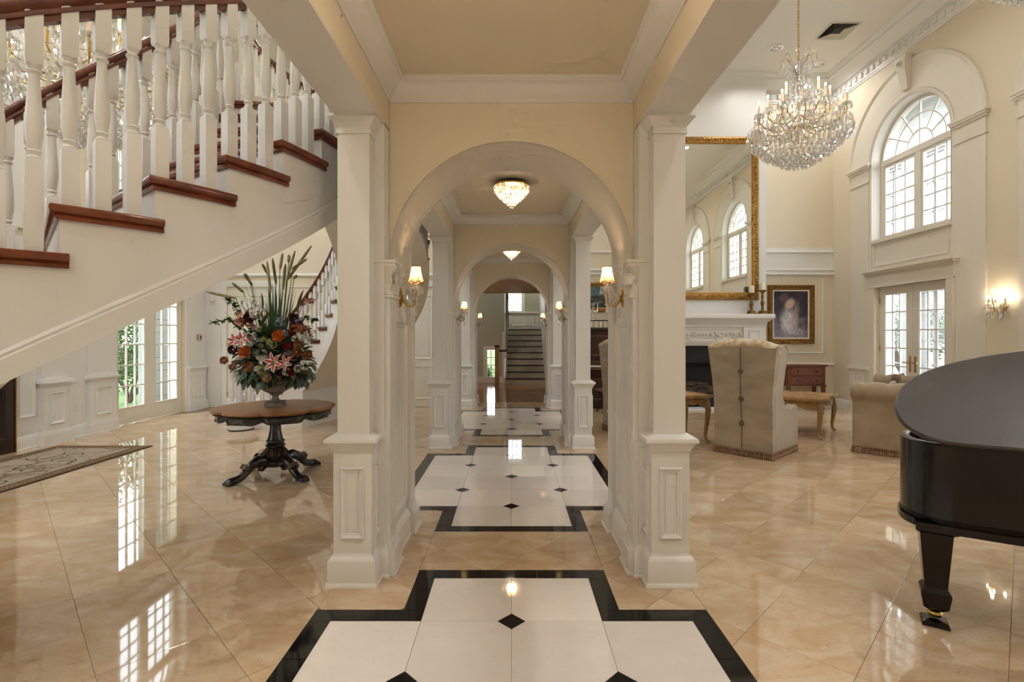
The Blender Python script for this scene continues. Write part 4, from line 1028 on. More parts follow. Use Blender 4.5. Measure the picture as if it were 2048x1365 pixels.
for path, m_ in ((((480,655),(455,640),(426,646)),'leaf_mid'),(((585,650),(610,637),(636,641)),'leaf_mid'),(((480,630),(470,612),(455,600)),'leaf_dark'),(((590,745),(612,755),(607,772)),'leaf_blue')):
    mb = MB(); pts = [fpos(x,y,.2) for x,y in path]; pts = [lerp(pts[0],pts[1],i/5) for i in range(5)]+[lerp(pts[1],pts[2],i/5) for i in range(6)]
    mb.tube([tuple(p) for p in pts], .004, 5)
    for p in pts:
        for q in range(4): leaf_geo(mb, p, Vector((random.uniform(-1,1),random.uniform(-.8,.2),random.uniform(-.6,.8))), .05, .035, .1)
    mb.build('leafy_sprig', m_, fa, smooth=60, fix=False)
# ------------------------------------------------------------------ rug
rg = thing('runner_rug', 'pale patterned rug with checked border before the front door', 'rug', (-5.88,5.86,0))
hx, hy = .69, 1.57
MB().box(-hx,hx,-hy,hy,0.001,.008).build('edge_binding', 'rug_edge', rg, smooth=0)
MB().box(-hx+.025,hx-.025,-hy+.025,hy-.025,.004,.010).build('border', 'rug_border', rg, smooth=0)
MB().box(-hx+.19,hx-.19,-hy+.19,hy-.19,.006,.012).build('field', 'rug_field', rg, smooth=0)
ck = MB()
for ins in (.06,.15):
    for i in range(int((2*hy-2*ins)/.05)):
        for sx in (-1,1): ck.box(sx*(hx-ins)-.011,sx*(hx-ins)+.011,-hy+ins+i*.05,-hy+ins+i*.05+.028,.009,.0108)
    for i in range(int((2*hx-2*ins)/.05)):
        for sy in (-1,1): ck.box(-hx+ins+i*.05,-hx+ins+i*.05+.028,sy*(hy-ins)-.011,sy*(hy-ins)+.011,.009,.0108)
tag(ck.build('checked_band', 'rug_check', rg, smooth=0, fix=False), kind='stuff')
sw = MB()
for i in range(16):
    cx, cy, a0 = random.uniform(-.4,.4), random.uniform(-1.3,1.3), random.uniform(0,6); R_ = random.uniform(.08,.22)
    sw.molding([(cx+R_*(1-.1*q/2)*math.cos(a0+q*.3), cy+R_*(1-.1*q/2)*math.sin(a0+q*.3)*1.5) for q in range(12)], [(-.008,.0115),(-.008,.0128),(.008,.0128),(.008,.0115)])
tag(sw.build('scrollwork', 'rug_check', rg, smooth=0), kind='stuff')
# small wall fittings of the foyer
th = thing('thermostat', 'small thermostat with dark display on the foyer wall', 'thermostat')
MB().box(11.13,11.26,1.50,1.63,.03,.055,M_LEFT).build('housing', 'brass', th); MB().box(11.145,11.245,1.515,1.615,.05,.06,M_LEFT).build('bezel', 'plastic_white', th); MB().box(11.175,11.235,1.53,1.6,.058,.063,M_LEFT).build('display', 'screen_dark', th)
mo = tag(bevel(MB().box(-6.72,-6.62,2.36,2.5,.03,.09,M_FAR).build('motion_sensor', 'plastic_white'), .02), 'small white motion sensor high in the foyer corner', 'sensor')
ol = thing('wall_outlet', 'white wall outlet low between the foyer pilasters', 'outlet'); MB().box(8.02,8.1,.4,.52,0,.008,M_LEFT).build('cover_plate', 'plastic_white', ol); MB().box(8.045,8.075,.415,.45,.008,.011,M_LEFT).box(8.045,8.075,.47,.505,.008,.011,M_LEFT).build('socket', 'trim_white', ol)

# ================================================================== LIVING ROOM
# ------------------------------------------------------------------ chimney breast, mantel, firebox
FX = 4.2; CB = 11.32
br = tag(MB().box(FX-1.42,FX-.78,CB,YFR,0,ZC).box(FX+.78,FX+1.42,CB,YFR,0,ZC).box(FX-.78,FX+.78,CB,YFR,1.42,ZC).build('wall_chimney', 'trim_white', smooth=0), 'pale chimney breast rising behind the mantel', None, None, 'structure')
mn = thing('fireplace_mantel', 'white carved fireplace mantel under the tall mirror', 'mantel', (FX,CB,0))
def mbox(name, *a, m='trim_white', c=None): 
    o = MB().box(*a).build(name, m, mn, smooth=0)
    return bevel(o, c) if c else o
MB().loft([[(-a,-d,z),(a,-d,z),(a,0,z),(-a,0,z)] for a,d,z in ((1.3,.14,1.78),(1.32,.16,1.80),(1.32,.16,1.83),(1.35,.2,1.88),(1.40,.26,1.94),(1.44,.30,1.97),(1.46,.32,1.98),(1.46,.32,2.05),(1.45,.31,2.07))]).build('shelf', 'trim_white', mn, smooth=30)
mbox('frieze', -1.28,1.28,-.12,0,1.44,1.78)
for sx in (-1,1):
    a, b = sorted((sx*.86,sx*1.30)); mbox('pilaster', a,b,-.16,0,.2,1.46); mbox('plinth_block', a-.02,b+.02,-.19,0,0,.2)
    mbox('frieze_block', a-.01,b+.01,-.17,-.1,1.46,1.79)
    MB().molding(rect(sx*1.08-.12,sx*1.08+.12,1.53,1.72), PANEL, True, plane_m((0,-.17,0),(1,0,0),(0,0,1),(0,-1,0))).build('panel_molding', 'trim_white', mn)
    MB().molding(rect(sx*1.08-.14,sx*1.08+.14,.3,1.36), PANEL, True, plane_m((0,-.16,0),(1,0,0),(0,0,1),(0,-1,0))).build('panel_molding', 'trim_white', mn)
cv = MB(); MF = plane_m((0,-.12,0),(1,0,0),(0,0,1),(0,-1,0))
cv.molding(rect(-.8,.8,1.48,1.75), [(0,0),(0,.02),(.015,.02),(.02,0)], True, MF)
for i in range(-4, 5):
    x0 = i*.17
    for s in (-1,1):
        pts = [tuple(MF@Vector((x0+s*(.012+.06*(1-q/14)*math.cos(q*.55)+.02), 1.615+s*.03*math.sin(i)+.075*(1-q/14)*math.sin(q*.55)*(1 if i%2 else -1), .012))) for q in range(12)]
        cv.tube(pts, .014, 5)
    for q in range(4):
        a = q*PI/2+.6*i; leaf_geo(cv, MF@Vector((x0+.085,1.615,.012)), Vector((math.cos(a),0,math.sin(a))), .07, .045, 0)
    sphere(cv, tuple(MF@Vector((x0,1.615,.01))), .022, 8, 5)
tag(cv.build('carved_relief', 'carving_white', mn, smooth=60), kind='stuff')
mbox('inner_slip', -.86,-.74,-.04,0,0,1.44); mbox('inner_slip', .74,.86,-.04,0,0,1.44); mbox('inner_slip', -.86,.86,-.045,0,1.38,1.46)
mbox('hearth', -1.35,1.35,-.45,0,0.004,.03, m='trim_white')
fb = thing('firebox_insert', 'black glass-fronted firebox with logs inside the mantel', 'fireplace', (FX,CB,0))
MB().box(-.74,.74,.0,.32,1.36,1.40).box(-.74,.74,.28,.32,.0,1.4).box(-.76,-.7,0,.32,0,1.4).box(.7,.76,0,.32,0,1.4).build('surround', 'firebox', fb, smooth=0)
MB().box(-.7,.7,.03,.06,1.0,1.36).build('hood_panel', 'firebox', fb, smooth=0)
gr = MB()
for i in range(44): gr.box(-.66+i*.03,-.648+i*.03,.018,.03,.93,1.0)
gr.build('louvre', 'iron_black', fb, smooth=0)
MB().box(-.7,.7,.02,.28,.05,.32).build('ember_bed', 'firebox', fb)
for i, (x, y, z, a) in enumerate(((-.35,.1,.38,.2),(.1,.14,.42,-.3),(.42,.1,.4,.25),(-.1,.18,.5,.1),(.2,.08,.34,.0))):
    MB().tube([(x-.28*math.cos(a),y-.1*math.sin(a),z),(x,y,z+.02),(x+.28*math.cos(a),y+.1*math.sin(a),z)], .065, 9).build('log', 'log', fb)
# ------------------------------------------------------------------ mirror
mi = thing('wall_mirror', 'tall gilt-framed mirror above the mantel', 'mirror', (FX,CB,0)); mw, z0, z1 = 1.24, 2.39, 5.98
Mm = plane_m((0,-.012,0),(1,0,0),(0,0,1),(0,-1,0))
MB().box(-mw+.15,mw-.15,-.03,-.02,z0+.15,z1-.15).build('mirror_plate', 'mirror_glass', mi, smooth=0)
MB().molding(rect(-mw,mw,z0,z1), [(0,0),(0,.03),(.02,.05),(.05,.055),(.07,.04),(.10,.05),(.13,.035),(.16,.02),(.17,.012),(.17,0)], True, Mm).build('frame', 'gold_bright', mi, smooth=40)
dm_ = MB()
def along(P0, P1, step, fn):
    L_ = (Vector(P1)-Vector(P0)).length; n_ = int(L_/step)
    for i in range(n_): fn(lerp(Vector(P0),Vector(P1),(i+.5)/n_))
for P0, P1, ver in (((-mw,z0+.06),(mw,z0+.06),0),((-mw,z1-.06),(mw,z1-.06),0),((-mw+.06,z0),(-mw+.06,z1),1),((mw-.06,z0),(mw-.06,z1),1)):
    def f(c): dm_.loft([[tuple(Mm@Vector((c.x+s*a*(1 if not ver else 2.0), c.y+t_*b*(2.0 if not ver else 1), .045+h_))) for s,t_ in ((-1,-1),(1,-1),(1,1),(-1,1))] for a,b,h_ in ((.018,.018,0),(.014,.014,.012),(.005,.005,.018))])
    along(P0, P1, .062, f)
for P0, P1 in (((-mw+.14,z0+.14),(mw-.14,z0+.14)),((-mw+.14,z1-.14),(mw-.14,z1-.14)),((-mw+.14,z0+.14),(-mw+.14,z1-.14)),((mw-.14,z0+.14),(mw-.14,z1-.14))):
    along(P0, P1, .03, lambda c: sphere(dm_, tuple(Mm@Vector((c.x,c.y,.035))), .01, 5, 3))
tag(dm_.build('frame_ornament', 'gold_bright', mi, smooth=40), kind='stuff')
# candlesticks on the mantel
def candlestick(x, h, label, group):
    c = thing('candlestick', label, 'candlestick', (x, CB-.16, 2.07), .2, group)
    MB().rects([(.075,.075,0),(.075,.075,.02),(.06,.06,.035),(.055,.055,.07),(.03,.03,.085)]).build('base', 'gold_dark', c)
    MB().lathe([(.03,.08),(.022,.1),(.035,.125),(.02,.15),(.028,h*.35),(.045,h*.45),(.03,h*.55),(.018,h*.62),(.03,h*.7),(.02,h*.78),(.03,h*.9),(.08,h*.96),(.085,h),(.02,h)], 16).build('stem', 'gold_dark', c, smooth=50)
    MB().lathe([(.055,h),(.056,h+.15),(.05,h+.16),(.0,h+.15)], 18).build('candle', 'candle_wax', c)
candlestick(5.22, .46, 'shorter carved candlestick with white candle, beside the mirror', 'mantel candlesticks')
candlestick(5.46, .52, 'taller carved candlestick with white candle at the mantel end', 'mantel candlesticks')
# ------------------------------------------------------------------ pictures
def canvas(name, w, h, fn, parent, M, nx=64, ny=64):
    vs = [(lerp(-w/2,w/2,i/nx), lerp(-h/2,h/2,j/ny), 0) for j in range(ny+1) for i in range(nx+1)]
    fs = [(j*(nx+1)+i, j*(nx+1)+i+1, (j+1)*(nx+1)+i+1, (j+1)*(nx+1)+i) for j in range(ny) for i in range(nx)]
    m_ = bpy.data.materials.new(name); m_.use_nodes = True; at = m_.node_tree.nodes.new('ShaderNodeAttribute'); at.attribute_name = 'paint'
    m_.node_tree.links.new(at.outputs['Color'], m_.node_tree.nodes['Principled BSDF'].inputs['Base Color']); m_.node_tree.nodes['Principled BSDF'].inputs['Roughness'].default_value = .35; MATS[name] = m_
    o = MB().add(vs, fs, M).build(name, name, parent, smooth=0, fix=False)
    ca = o.data.color_attributes.new('paint', 'FLOAT_COLOR', 'POINT')
    for k, p in enumerate(vs): ca.data[k].color = (*fn(p[0]/w+.5, p[1]/h+.5), 1)
    return o
from mathutils import noise as mnoise
def nz(u, v, s, k=0): return mnoise.noise(Vector((u*s, v*s, k)))
def blob(u, v, cu, cv_, ru, rv, rot=0): 
    du, dv = u-cu, v-cv_; c, s = math.cos(rot), math.sin(rot); return math.exp(-(((du*c+dv*s)/ru)**2+((dv*c-du*s)/rv)**2)**2)
def mixc(a, b, t): t = max(0,min(1,t)); return tuple(lerp(x,y,t) for x,y in zip(a,b))
def fig(u, v):
    n_ = nz(u,v,7)*.5+.5; c = mixc((.012,.010,.016),(.05,.04,.06), n_+nz(u,v,20,3)*.3)
    c = mixc(c,(.30,.27,.36), (1-v)*1.5-.75+nz(u,v,9,5)*.4)
    c = mixc(c,(.66,.62,.66), 1.3*blob(u,v,.45,.34,.24,.26,.4)*(.75+.5*nz(u,v,14,2)))
    c = mixc(c,(.42,.30,.31), .9*blob(u,v,.62,.45,.09,.32,-.25)*(.7+.6*nz(u,v,18,8)))
    c = mixc(c,(.62,.44,.36), 1.2*blob(u,v,.47,.72,.15,.10,.5)); c = mixc(c,(.30,.13,.16), .8*blob(u,v,.30,.86,.13,.08,.3)*(.6+.8*nz(u,v,25,1)))
    c = mixc(c,(.55,.53,.55), .8*blob(u,v,.7,.12,.22,.07)*(.5+nz(u,v,22,4))); return c
def land(u, v):
    sky = mixc((.20,.28,.30),(.06,.13,.20), v*1.4-.4+nz(u,v,5)*.6); c = sky
    hill = .5+.14*nz(u,.3,4)+.1*u
    if v < hill: c = mixc((.022,.035,.022),(.10,.09,.05), nz(u,v,9,2)+.4)
    if v < .3: c = mixc((.02,.03,.03),(.16,.19,.2), 1.2*blob(u,v,.6,.2,.35,.06,.3)+nz(u,v,12,7)*.3)
    return c
def framed(name, label, x0, x1, z0, z1, wall_y, fw, fn, fm='gold_dark', liner=True):
    p = thing(name, label, 'painting', ((x0+x1)/2, wall_y, (z0+z1)/2)); w, h = x1-x0, z1-z0
    Mp = plane_m((0,0,0),(1,0,0),(0,0,1),(0,-1,0))
    MB().molding(rect(-w/2,w/2,-h/2,h/2), [(0,.0),(0,.04),(.015,.055),(.04,.05),(fw*.6,.03),(fw*.8,.036),(fw,.022),(fw,0)], True, Mp).build('frame', fm, p, smooth=40)
    if liner: MB().molding(rect(-w/2+fw,w/2-fw,-h/2+fw,h/2-fw), [(0,0),(0,.018),(.03,.016),(.03,0)], True, Mp).build('liner', 'paper_white', p, smooth=0)
    k = MB()
    for P0, P1 in (((-w/2,-h/2+.035),(w/2,-h/2+.035)),((-w/2,h/2-.035),(w/2,h/2-.035)),((-w/2+.035,-h/2),(-w/2+.035,h/2)),((w/2-.035,-h/2),(w/2-.035,h/2))):
        along(P0, P1, .05, lambda c: sphere(k, tuple(Mp@Vector((c.x,c.y,.05))), .016, 6, 3))
    tag(k.build('frame_ornament', fm, p, smooth=40), kind='stuff')
    e = fw+(.025 if liner else -.005); canvas(name.split('_')[0]+'_canvas', w-2*e, h-2*e, fn, p, Mp @ Matrix.Translation((0,0,.01)))
framed('figure_painting', 'framed painting of a seated figure in a pale dress', 5.81, 6.86, 1.42, 2.75, YFR-.005, .11, fig)
framed('landscape_painting', 'dark landscape painting in a gilt frame above the organ', 1.35, 2.23, 2.15, 2.8, YFR-.005, .09, land, 'gold_bright', False)
# wall panelling beside the breast
pm = MB()
pm.molding(rect(5.72,7.08,1.2,2.95), PANEL, True, M_FARR)
for z, d in ((3.52,.05),(3.12,.04),(3.02,.06)): pm.molding([(XR,z),(5.62,z)], [(0,0),(0,d*.6),(.02,d),(.05,d*.7),(.06,0)], False, M_FARR)
pm.molding([(XR,.98),(5.62,.98)], [(0,0),(0,.03),(.02,.045),(.05,.04),(.06,0)], False, M_FARR); pm.molding(rect(5.72,7.08,.3,.88), PANEL, True, M_FARR)
for z, d in ((3.52,.05),(3.12,.04),(3.02,.06),(4.2,.03)): pm.molding([(2.78,z),(1.12,z)], [(0,0),(0,d*.6),(.02,d),(.05,d*.7),(.06,0)], False, M_FARR)
pm.box(5.62,XR,3.02,3.6,0,.012,M_FARR)
pm.build('panel_molding', 'trim_white', wfr)
# ------------------------------------------------------------------ chest
ch = thing('drawer_chest', 'red-brown two-drawer chest on tapered legs below the painting', 'chest', (6.42,11.36,0))
bevel(MB().box(-.45,.45,-.23,.23,.93,.965).build('top', 'cherry', ch), .01); bevel(MB().box(-.41,.41,-.2,.2,.52,.93).build('body', 'cherry', ch), .008)
MB().box(-.43,.43,-.215,.21,.5,.525).build('base_molding', 'cherry', ch)
for z in (.54,.735):
    d_ = bevel(MB().box(-.35,.35,-.215,-.19,z,z+.175).build('drawer', 'cherry', ch), .006)
    for x in (-.2,.2): sphere(MB(), (x,-.23,z+.088), .02).build('knob', 'iron_black', d_)
for x in (-.38,.38):
    for y in (-.17,.17): MB().rects([(.018,.018,0),(.035,.035,.5)],x,y).build('leg', 'cherry', ch)
# ------------------------------------------------------------------ wingback chairs
def wing_chair(label, loc, rz):
    c = thing('wingback_chair', label, 'chair', loc, rz, 'wingback chairs')
    wb = lambda z: .385+.075*max(0,(z-.75)/.75)**1.3                    # half width by height
    H = 1.46
    bk = MB(); rings = []
    nzv = 12
    for i in range(nzv+1):
        z = .07+(H-.07)*i/nzv; h_ = wb(z); rake = -.39-.05*max(0,(z-.5))
        rings.append([(-h_,rake,z),(-h_*.5,rake-.008,z),(0,rake-.012,z),(h_*.5,rake-.008,z),(h_,rake,z),(h_,rake+.13,z),(0,rake+.14,z),(-h_,rake+.13,z)])
    bk.loft(rings).build('backrest', 'velvet_taupe', c, smooth=50)
    cr = MB(); n_ = 16; rings = []                                       # padded crest in damask
    for i in range(n_+1):
        t_ = i/n_*2-1; x = t_*wb(H)*.985; top = H+.085*(1-t_*t_)-.0; y0 = -.44
        rings.append([(x,y0-.006,H-.02),(x,y0,H+.0+.6*(top-H)),(x,y0+.04,top+.015),(x,y0+.11,top+.02),(x,y0+.17,top-.01),(x,y0+.18,top-.07),(x,y0+.14,H-.10),(x,y0+.1,H-.10)])
    cr.loft(rings).build('crest_cushion', 'damask', c, smooth=60)
    for sx in (-1,1):
        prof = [(-.33,.07),(.48,.07),(.495,.45),(.49,.58),(.45,.64),(.32,.66),(.18,.63),(.08,.66),(.0,.76),(-.03,.92),(-.02,1.12),(.0,1.28),(-.02,1.40),(-.10,1.46),(-.22,1.48),(-.36,1.46),(-.35,.9)]
        w = MB(); M = plane_m((0,0,0),(0,1,0),(0,0,1),(1,0,0)); n2 = len(prof)
        def off(y, z): return wb(z)+(.02 if y > .1 and z < .7 else 0)
        vo = [(sx*off(y,z),y,z) for y,z in prof]; vi = [(sx*(off(y,z)-.11),y,z) for y,z in prof]
        w.add(vo+vi, [tuple(range(n2)),tuple(range(2*n2-1,n2-1,-1))]+[(i,(i+1)%n2,(i+1)%n2+n2,i+n2) for i in range(n2)])
        bevel(w.build('wing_arm', 'velvet_side', c, smooth=50), .035, 3)
        pp = [(sx*(off(y,z)-.012),y+.004,z+.006) for y,z in prof[2:15]]; MB().tube(pp, .005, 5).build('piping', 'velvet_taupe', c)
    subsurf(bevel(MB().box(-.29,.29,-.26,.46,.36,.54).build('seat_cushion', 'damask', c), .06, 3), 0)
    MB().box(-.37,.37,-.3,.45,.07,.4).build('seat_base', 'velvet_side', c)
    ys = lambda z: -.39-.05*max(0,(z-.5))-.014
    MB().tube([(-.0,ys(z)-.001,z) for z in (.09,.4,.7,1.0,1.3,1.44)], .007, 5).build('back_seam', 'button_brown', c)
    for s in (-1,1): MB().tube([(s*.016+.006*math.sin(z*5),ys(z)-.004,z) for z in (.42,.55,.68,.8,.95,1.1,1.25,1.4)], .010, 6).build('pleat', 'velvet_taupe', c, smooth=60)
    for z in (.44,.76,1.13):
        b_ = MB(); b_.lathe([(.0,0),(.034,.002),(.036,.012),(.024,.024),(.004,.027)], 14, T(0,ys(z)-.004,z,0,PI/2)); b_.build('button', 'button_brown', c)
    fr = MB()
    ring = [(-.39,-.405),(.39,-.405),(.395,.485),(-.395,.485)]
    for i in range(4):
        a, b = Vector(ring[i]), Vector(ring[(i+1)%4]); L_ = (b-a).length; n2 = int(L_/.024)
        for k in range(n2):
            p = lerp(a,b,(k+.5)/n2); r_ = random.uniform(.010,.014)
            fr.lathe([(.005,.085),(r_*.7,.075),(.006,.062),(r_,.045),(r_*1.1,.008),(r_*.6,.002)], 6, T(p.x,p.y,0))
        d_ = (b-a).normalized(); nn = Vector((d_.y,-d_.x))
        fr.add([(a.x+nn.x*.008,a.y+nn.y*.008,.085),(b.x+nn.x*.008,b.y+nn.y*.008,.085),(b.x+nn.x*.008,b.y+nn.y*.008,.10),(a.x+nn.x*.008,a.y+nn.y*.008,.10)],[(0,1,2,3)])
    tag(fr.build('fringe', 'fringe', c, smooth=50), kind='stuff')
    return c
a_ = math.atan2(-.535,.577)
wing_chair('taupe wingback chair with buttoned back beside the carved coffee table', (3.36,7.10,0), -.82)
wing_chair('taupe wingback chair half hidden between the columns', (2.06,8.55,0), -1.25)
# ------------------------------------------------------------------ sofa
so = thing('tufted_sofa', 'taupe tufted sofa with rolled arms behind the grand piano', 'sofa', (4.69,7.07,0), math.atan2(.73,.68))
# local x runs along the sofa away from the viewer, y = -width side; near arm at x 0..0.2
SL, SD = 2.15, .98
def arm(x0, nm):
    o = bevel(MB().box(x0+.0,x0+.18,-SD,0,.07,.80).build(nm, 'velvet_side' if 0 else 'velvet_sofa', so), .03, 3)
    r_ = MB(); nseg = 40; rings = []
    for i in range(nseg+1):
        y = -SD-.02+(SD+.04)*i/nseg; lob = .03*abs(math.sin(PI*(y+SD)/.28))**.7; rr = .105+lob
        if i in (0,nseg): rr *= .72
        rings.append([(x0+.07+rr*math.cos(a)*1.05, y, .84+rr*math.sin(a)) for a in [2*PI*k/18 for k in range(18)]])
    r_.loft(rings).build('rolled_arm', 'velvet_sofa', so, smooth=70)
arm(0, 'arm'); arm(SL-.2, 'arm')
bevel(MB().box(0,SL,-SD,-SD+.2,.07,.8).build('backrest', 'velvet_sofa', so), .03, 3)
r_ = MB(); rings = []
for i in range(81):
    x = -.02+(SL+.04)*i/80; rr = .105+.018*abs(math.sin(PI*x/.24))
    rings.append([(x,-SD+.07+rr*math.cos(a),.84+rr*math.sin(a)) for a in [2*PI*k/16 for k in range(16)]])
r_.loft(rings).build('rolled_back', 'velvet_sofa', so, smooth=70)
bevel(MB().box(.2,SL-.2,-SD+.15,.0,.07,.40).build('seat_base', 'velvet_sofa', so), .02)
for i in range(2):
    x = .2+i*(SL-.4)/2; bevel(MB().box(x+.005,x+(SL-.4)/2-.005,-SD+.2,.03,.40,.54).build('seat_cushion', 'velvet_sofa', so), .05, 3)
bt = MB()
for x in (SL-.2,):
    for j in range(4):
        for k in range(2): sphere(bt, (x-.006,-.15-.22*j-.11*k,.66+.1*k), .016, 8, 5)
bt.build('tufting_buttons', 'button_brown', so)
b_ = MB(); b_.lathe([(.0,0),(.03,.002),(.03,.01),(.004,.022)], 12, T(-.004,-.78,.40,0,0,-PI/2)); b_.build('button', 'button_brown', so)
fr = MB()
for a, b in (((0,0),(0,-SD)),((0,-SD),(SL,-SD)),((0,0),(.18,0))):
    a, b = Vector(a), Vector(b); n2 = int((b-a).length/.024)
    for k in range(n2):
        p = lerp(a,b,(k+.5)/n2); rr = random.uniform(.010,.014); fr.lathe([(.005,.085),(rr*.7,.075),(.006,.062),(rr,.045),(rr*1.1,.008),(rr*.6,.002)], 6, T(p.x,p.y,0))
tag(fr.build('fringe', 'fringe', so, smooth=50), kind='stuff')
def pillow(label, m_, loc, rz, rx, s):
    mb = MB(); n_ = 12; vs = []; 
    for side in (1,-1):
        for j in range(n_+1):
            for i in range(n_+1):
                u_, v_ = i/n_*2-1, j/n_*2-1; th_ = .3*max(0,(1-u_**4)*(1-v_**4))**.5*side
                k_ = 1-.07*(1-abs(u_*v_)); vs.append((u_*k_, th_, v_*k_))
    f_ = []; q = (n_+1)**2
    for s_ in (0,q):
        for j in range(n_):
            for i in range(n_): a = s_+j*(n_+1)+i; f_.append((a,a+1,a+n_+2,a+n_+1))
    o = mb.add([(x*s,y*s,z*s) for x,y,z in vs], f_).build('throw_pillow', m_, smooth=70); tag(o, label, 'pillow', 'sofa pillows')
    o.location = loc; o.rotation_euler = (rx,0,rz); return o
pillow('brown tasselled pillow standing in the sofa corner', 'pillow_brown', (6.22,8.32,.80), .6, .3, .20)
pillow('pale patterned pillow lying in the sofa corner', 'pillow_pale', (5.90,8.02,.74), 1.0, .5, .18)
# ------------------------------------------------------------------ carved tables
def cab_leg(mb, h, s=1):
    mb.tube([(0,0,h),(.012*s,.012*s,h*.88),(.022*s,.022*s,h*.72),(.012*s,.012*s,h*.45),(-.002,-.002,h*.2),(.004*s,.004*s,h*.08),(.022*s,.022*s,.025),(.03*s,.03*s,.004)], [.042,.046,.042,.032,.025,.022,.03,.018], 8)
def carved_table(label, loc, rz, w, d, h):
    t = thing('carved_table', label, 'table', loc, rz, 'carved oak tables'); n_ = 14
    def ser(hw, hd, amp, z):
        P = []
        for (a,b) in (((-hw,-hd),(hw,-hd)),((hw,-hd),(hw,hd)),((hw,hd),(-hw,hd)),((-hw,hd),(-hw,-hd))):
            a, b = Vector(a), Vector(b); dd = (b-a).normalized(); nn = Vector((dd.y,-dd.x))
            for i in range(n_): t_ = i/n_; p = lerp(a,b,t_)+nn*amp*math.cos(t_*PI*6)*math.sin(PI*t_); P.append((p.x,p.y,z))
        return P
    MB().loft([ser(w/2-.02,d/2-.02,.015,h-.03),ser(w/2,d/2,.02,h-.02),ser(w/2+.005,d/2+.005,.02,h),ser(w/2,d/2,.02,h+.022),ser(w/2-.015,d/2-.015,.02,h+.022),ser(w/2-.035,d/2-.035,.02,h+.002)]).build('tray_top', 'oak_carved', t, smooth=35)
    ap = MB()
    for a, b in (((-w/2+.05,-d/2+.05),(w/2-.05,-d/2+.05)),((w/2-.05,-d/2+.05),(w/2-.05,d/2-.05)),((w/2-.05,d/2-.05),(-w/2+.05,d/2-.05)),((-w/2+.05,d/2-.05),(-w/2+.05,-d/2+.05))):
        a, b = Vector(a), Vector(b); k = 24; top = []; bot = []
        dd = (b-a).normalized(); nn = Vector((-dd.y,dd.x))*.022
        rows = []
        for i in range(k+1):
            p = lerp(a,b,i/k); zb = h-.11-.045*abs(math.sin(i/k*PI*3))-.025*math.cos(i/k*2*PI)
            rows.append([(p.x,p.y,h-.025),(p.x,p.y,zb),(p.x+nn.x,p.y+nn.y,zb),(p.x+nn.x,p.y+nn.y,h-.025)])
        ap.loft(rows)
    ap.build('apron', 'oak_carved', t, smooth=35)
    for sx in (-1,1):
        for sy in (-1,1):
            mb = MB(); cab_leg(mb, h-.03, 1.3); o = mb.build('leg', 'oak_carved', t, smooth=60); o.location = (sx*(w/2-.075),sy*(d/2-.075),0); o.scale = (sx,sy,1)
    return t
uq = math.atan2(.74,.68)
carved_table('carved oak coffee table with tray top right of the wingback chair', (4.72,8.62,0), uq, 1.12, 1.12, .60)
carved_table('carved oak side table left of the wingback chair', (2.60,7.80,0), .35, .62, .60, .70)
# ------------------------------------------------------------------ organ, candelabrum, stand
og = thing('parlor_organ', 'dark carved parlor organ against the far wall', 'organ', (1.95,11.30,0))
bevel(MB().box(-.72,.72,-.05,.32,0,1.05).build('case', 'organ_wood', og), .008); bevel(MB().box(-.66,.66,.02,.32,1.05,1.72).build('upper_case', 'organ_wood', og), .008)
bevel(MB().box(-.75,.75,-.1,.33,1.72,1.78).build('top_shelf', 'organ_wood', og), .01); bevel(MB().box(-.74,.74,-.32,.0,.86,.93).build('key_bed', 'organ_light', og), .01)
MB().box(-.6,.6,-.30,-.12,.93,.955).build('keyboard', 'ivory', og)
for z in (.18,.42,.62): MB().box(-.7,.7,-.075,-.05,z,z+.045).build('rail', 'organ_light', og)
MB().molding(rect(-.55,.55,1.15,1.62), [(0,0),(0,.03),(.04,.03),(.05,0)], True, plane_m((0,.02,0),(1,0,0),(0,0,1),(0,-1,0))).build('music_panel', 'organ_light', og)
for x in (-.70,.70): MB().lathe([(.03,0),(.05,.04),(.03,.1),(.045,.3),(.03,.5),(.05,.8),(.035,.86)], 10, T(x,-.28,0)).build('leg', 'organ_wood', og)
for i in range(13): MB().lathe([(.018,1.78),(.026,1.80),(.014,1.84),(.024,1.88),(.018,1.92)], 8, T(-.6+i*.1,-.04,0)).build('gallery_spindle', 'ivory', og)
MB().box(-.66,.66,-.06,-.02,1.92,1.945).build('gallery_rail', 'organ_wood', og)
for z in (.98,1.02): MB().box(-.7,.7,-.07,-.05,z,z+.02).build('stop_board', 'organ_light', og)
cd = thing('glass_candelabrum', 'clear crystal candelabrum on the organ top', 'candelabrum', (1.80,11.32,1.946))
cm = MB(); cm.lathe([(.06,0),(.05,.02),(.015,.04),(.02,.12),(.012,.2),(.02,.28)], 10)
for i in range(4):
    a = i*PI/2; cm.tube([(0,0,.2),(.06*math.cos(a),.06*math.sin(a),.18),(.1*math.cos(a),.1*math.sin(a),.24),(.1*math.cos(a),.1*math.sin(a),.36)], .008, 6)
cm.build('stem', 'crystal', cd); dd = MB()
for i in range(24): a = i*.8; drop(dd, .1*math.cos(a), .1*math.sin(a), .24-.01*(i%4), .06, .02)
tag(dd.build('drops', 'crystal', cd), kind='stuff')
sl = thing('folding_stool', 'small dark folding stool with patterned seat before the organ', 'stool', (1.98,10.72,0), .3)
sm = MB()
for s in (-1,1): sm.tube([(-.16,s*.14,.0),(.14,s*.14,.46)], .014, 6).tube([(.16,s*.12,.0),(-.14,s*.12,.46)], .014, 6)
sm.build('leg_frame', 'iron_black', sl); MB().box(-.17,.17,-.16,.16,.44,.48).build('seat', 'stool_cloth', sl); MB().box(-.02,.02,-.14,.14,.22,.24).build('stretcher', 'iron_black', sl)
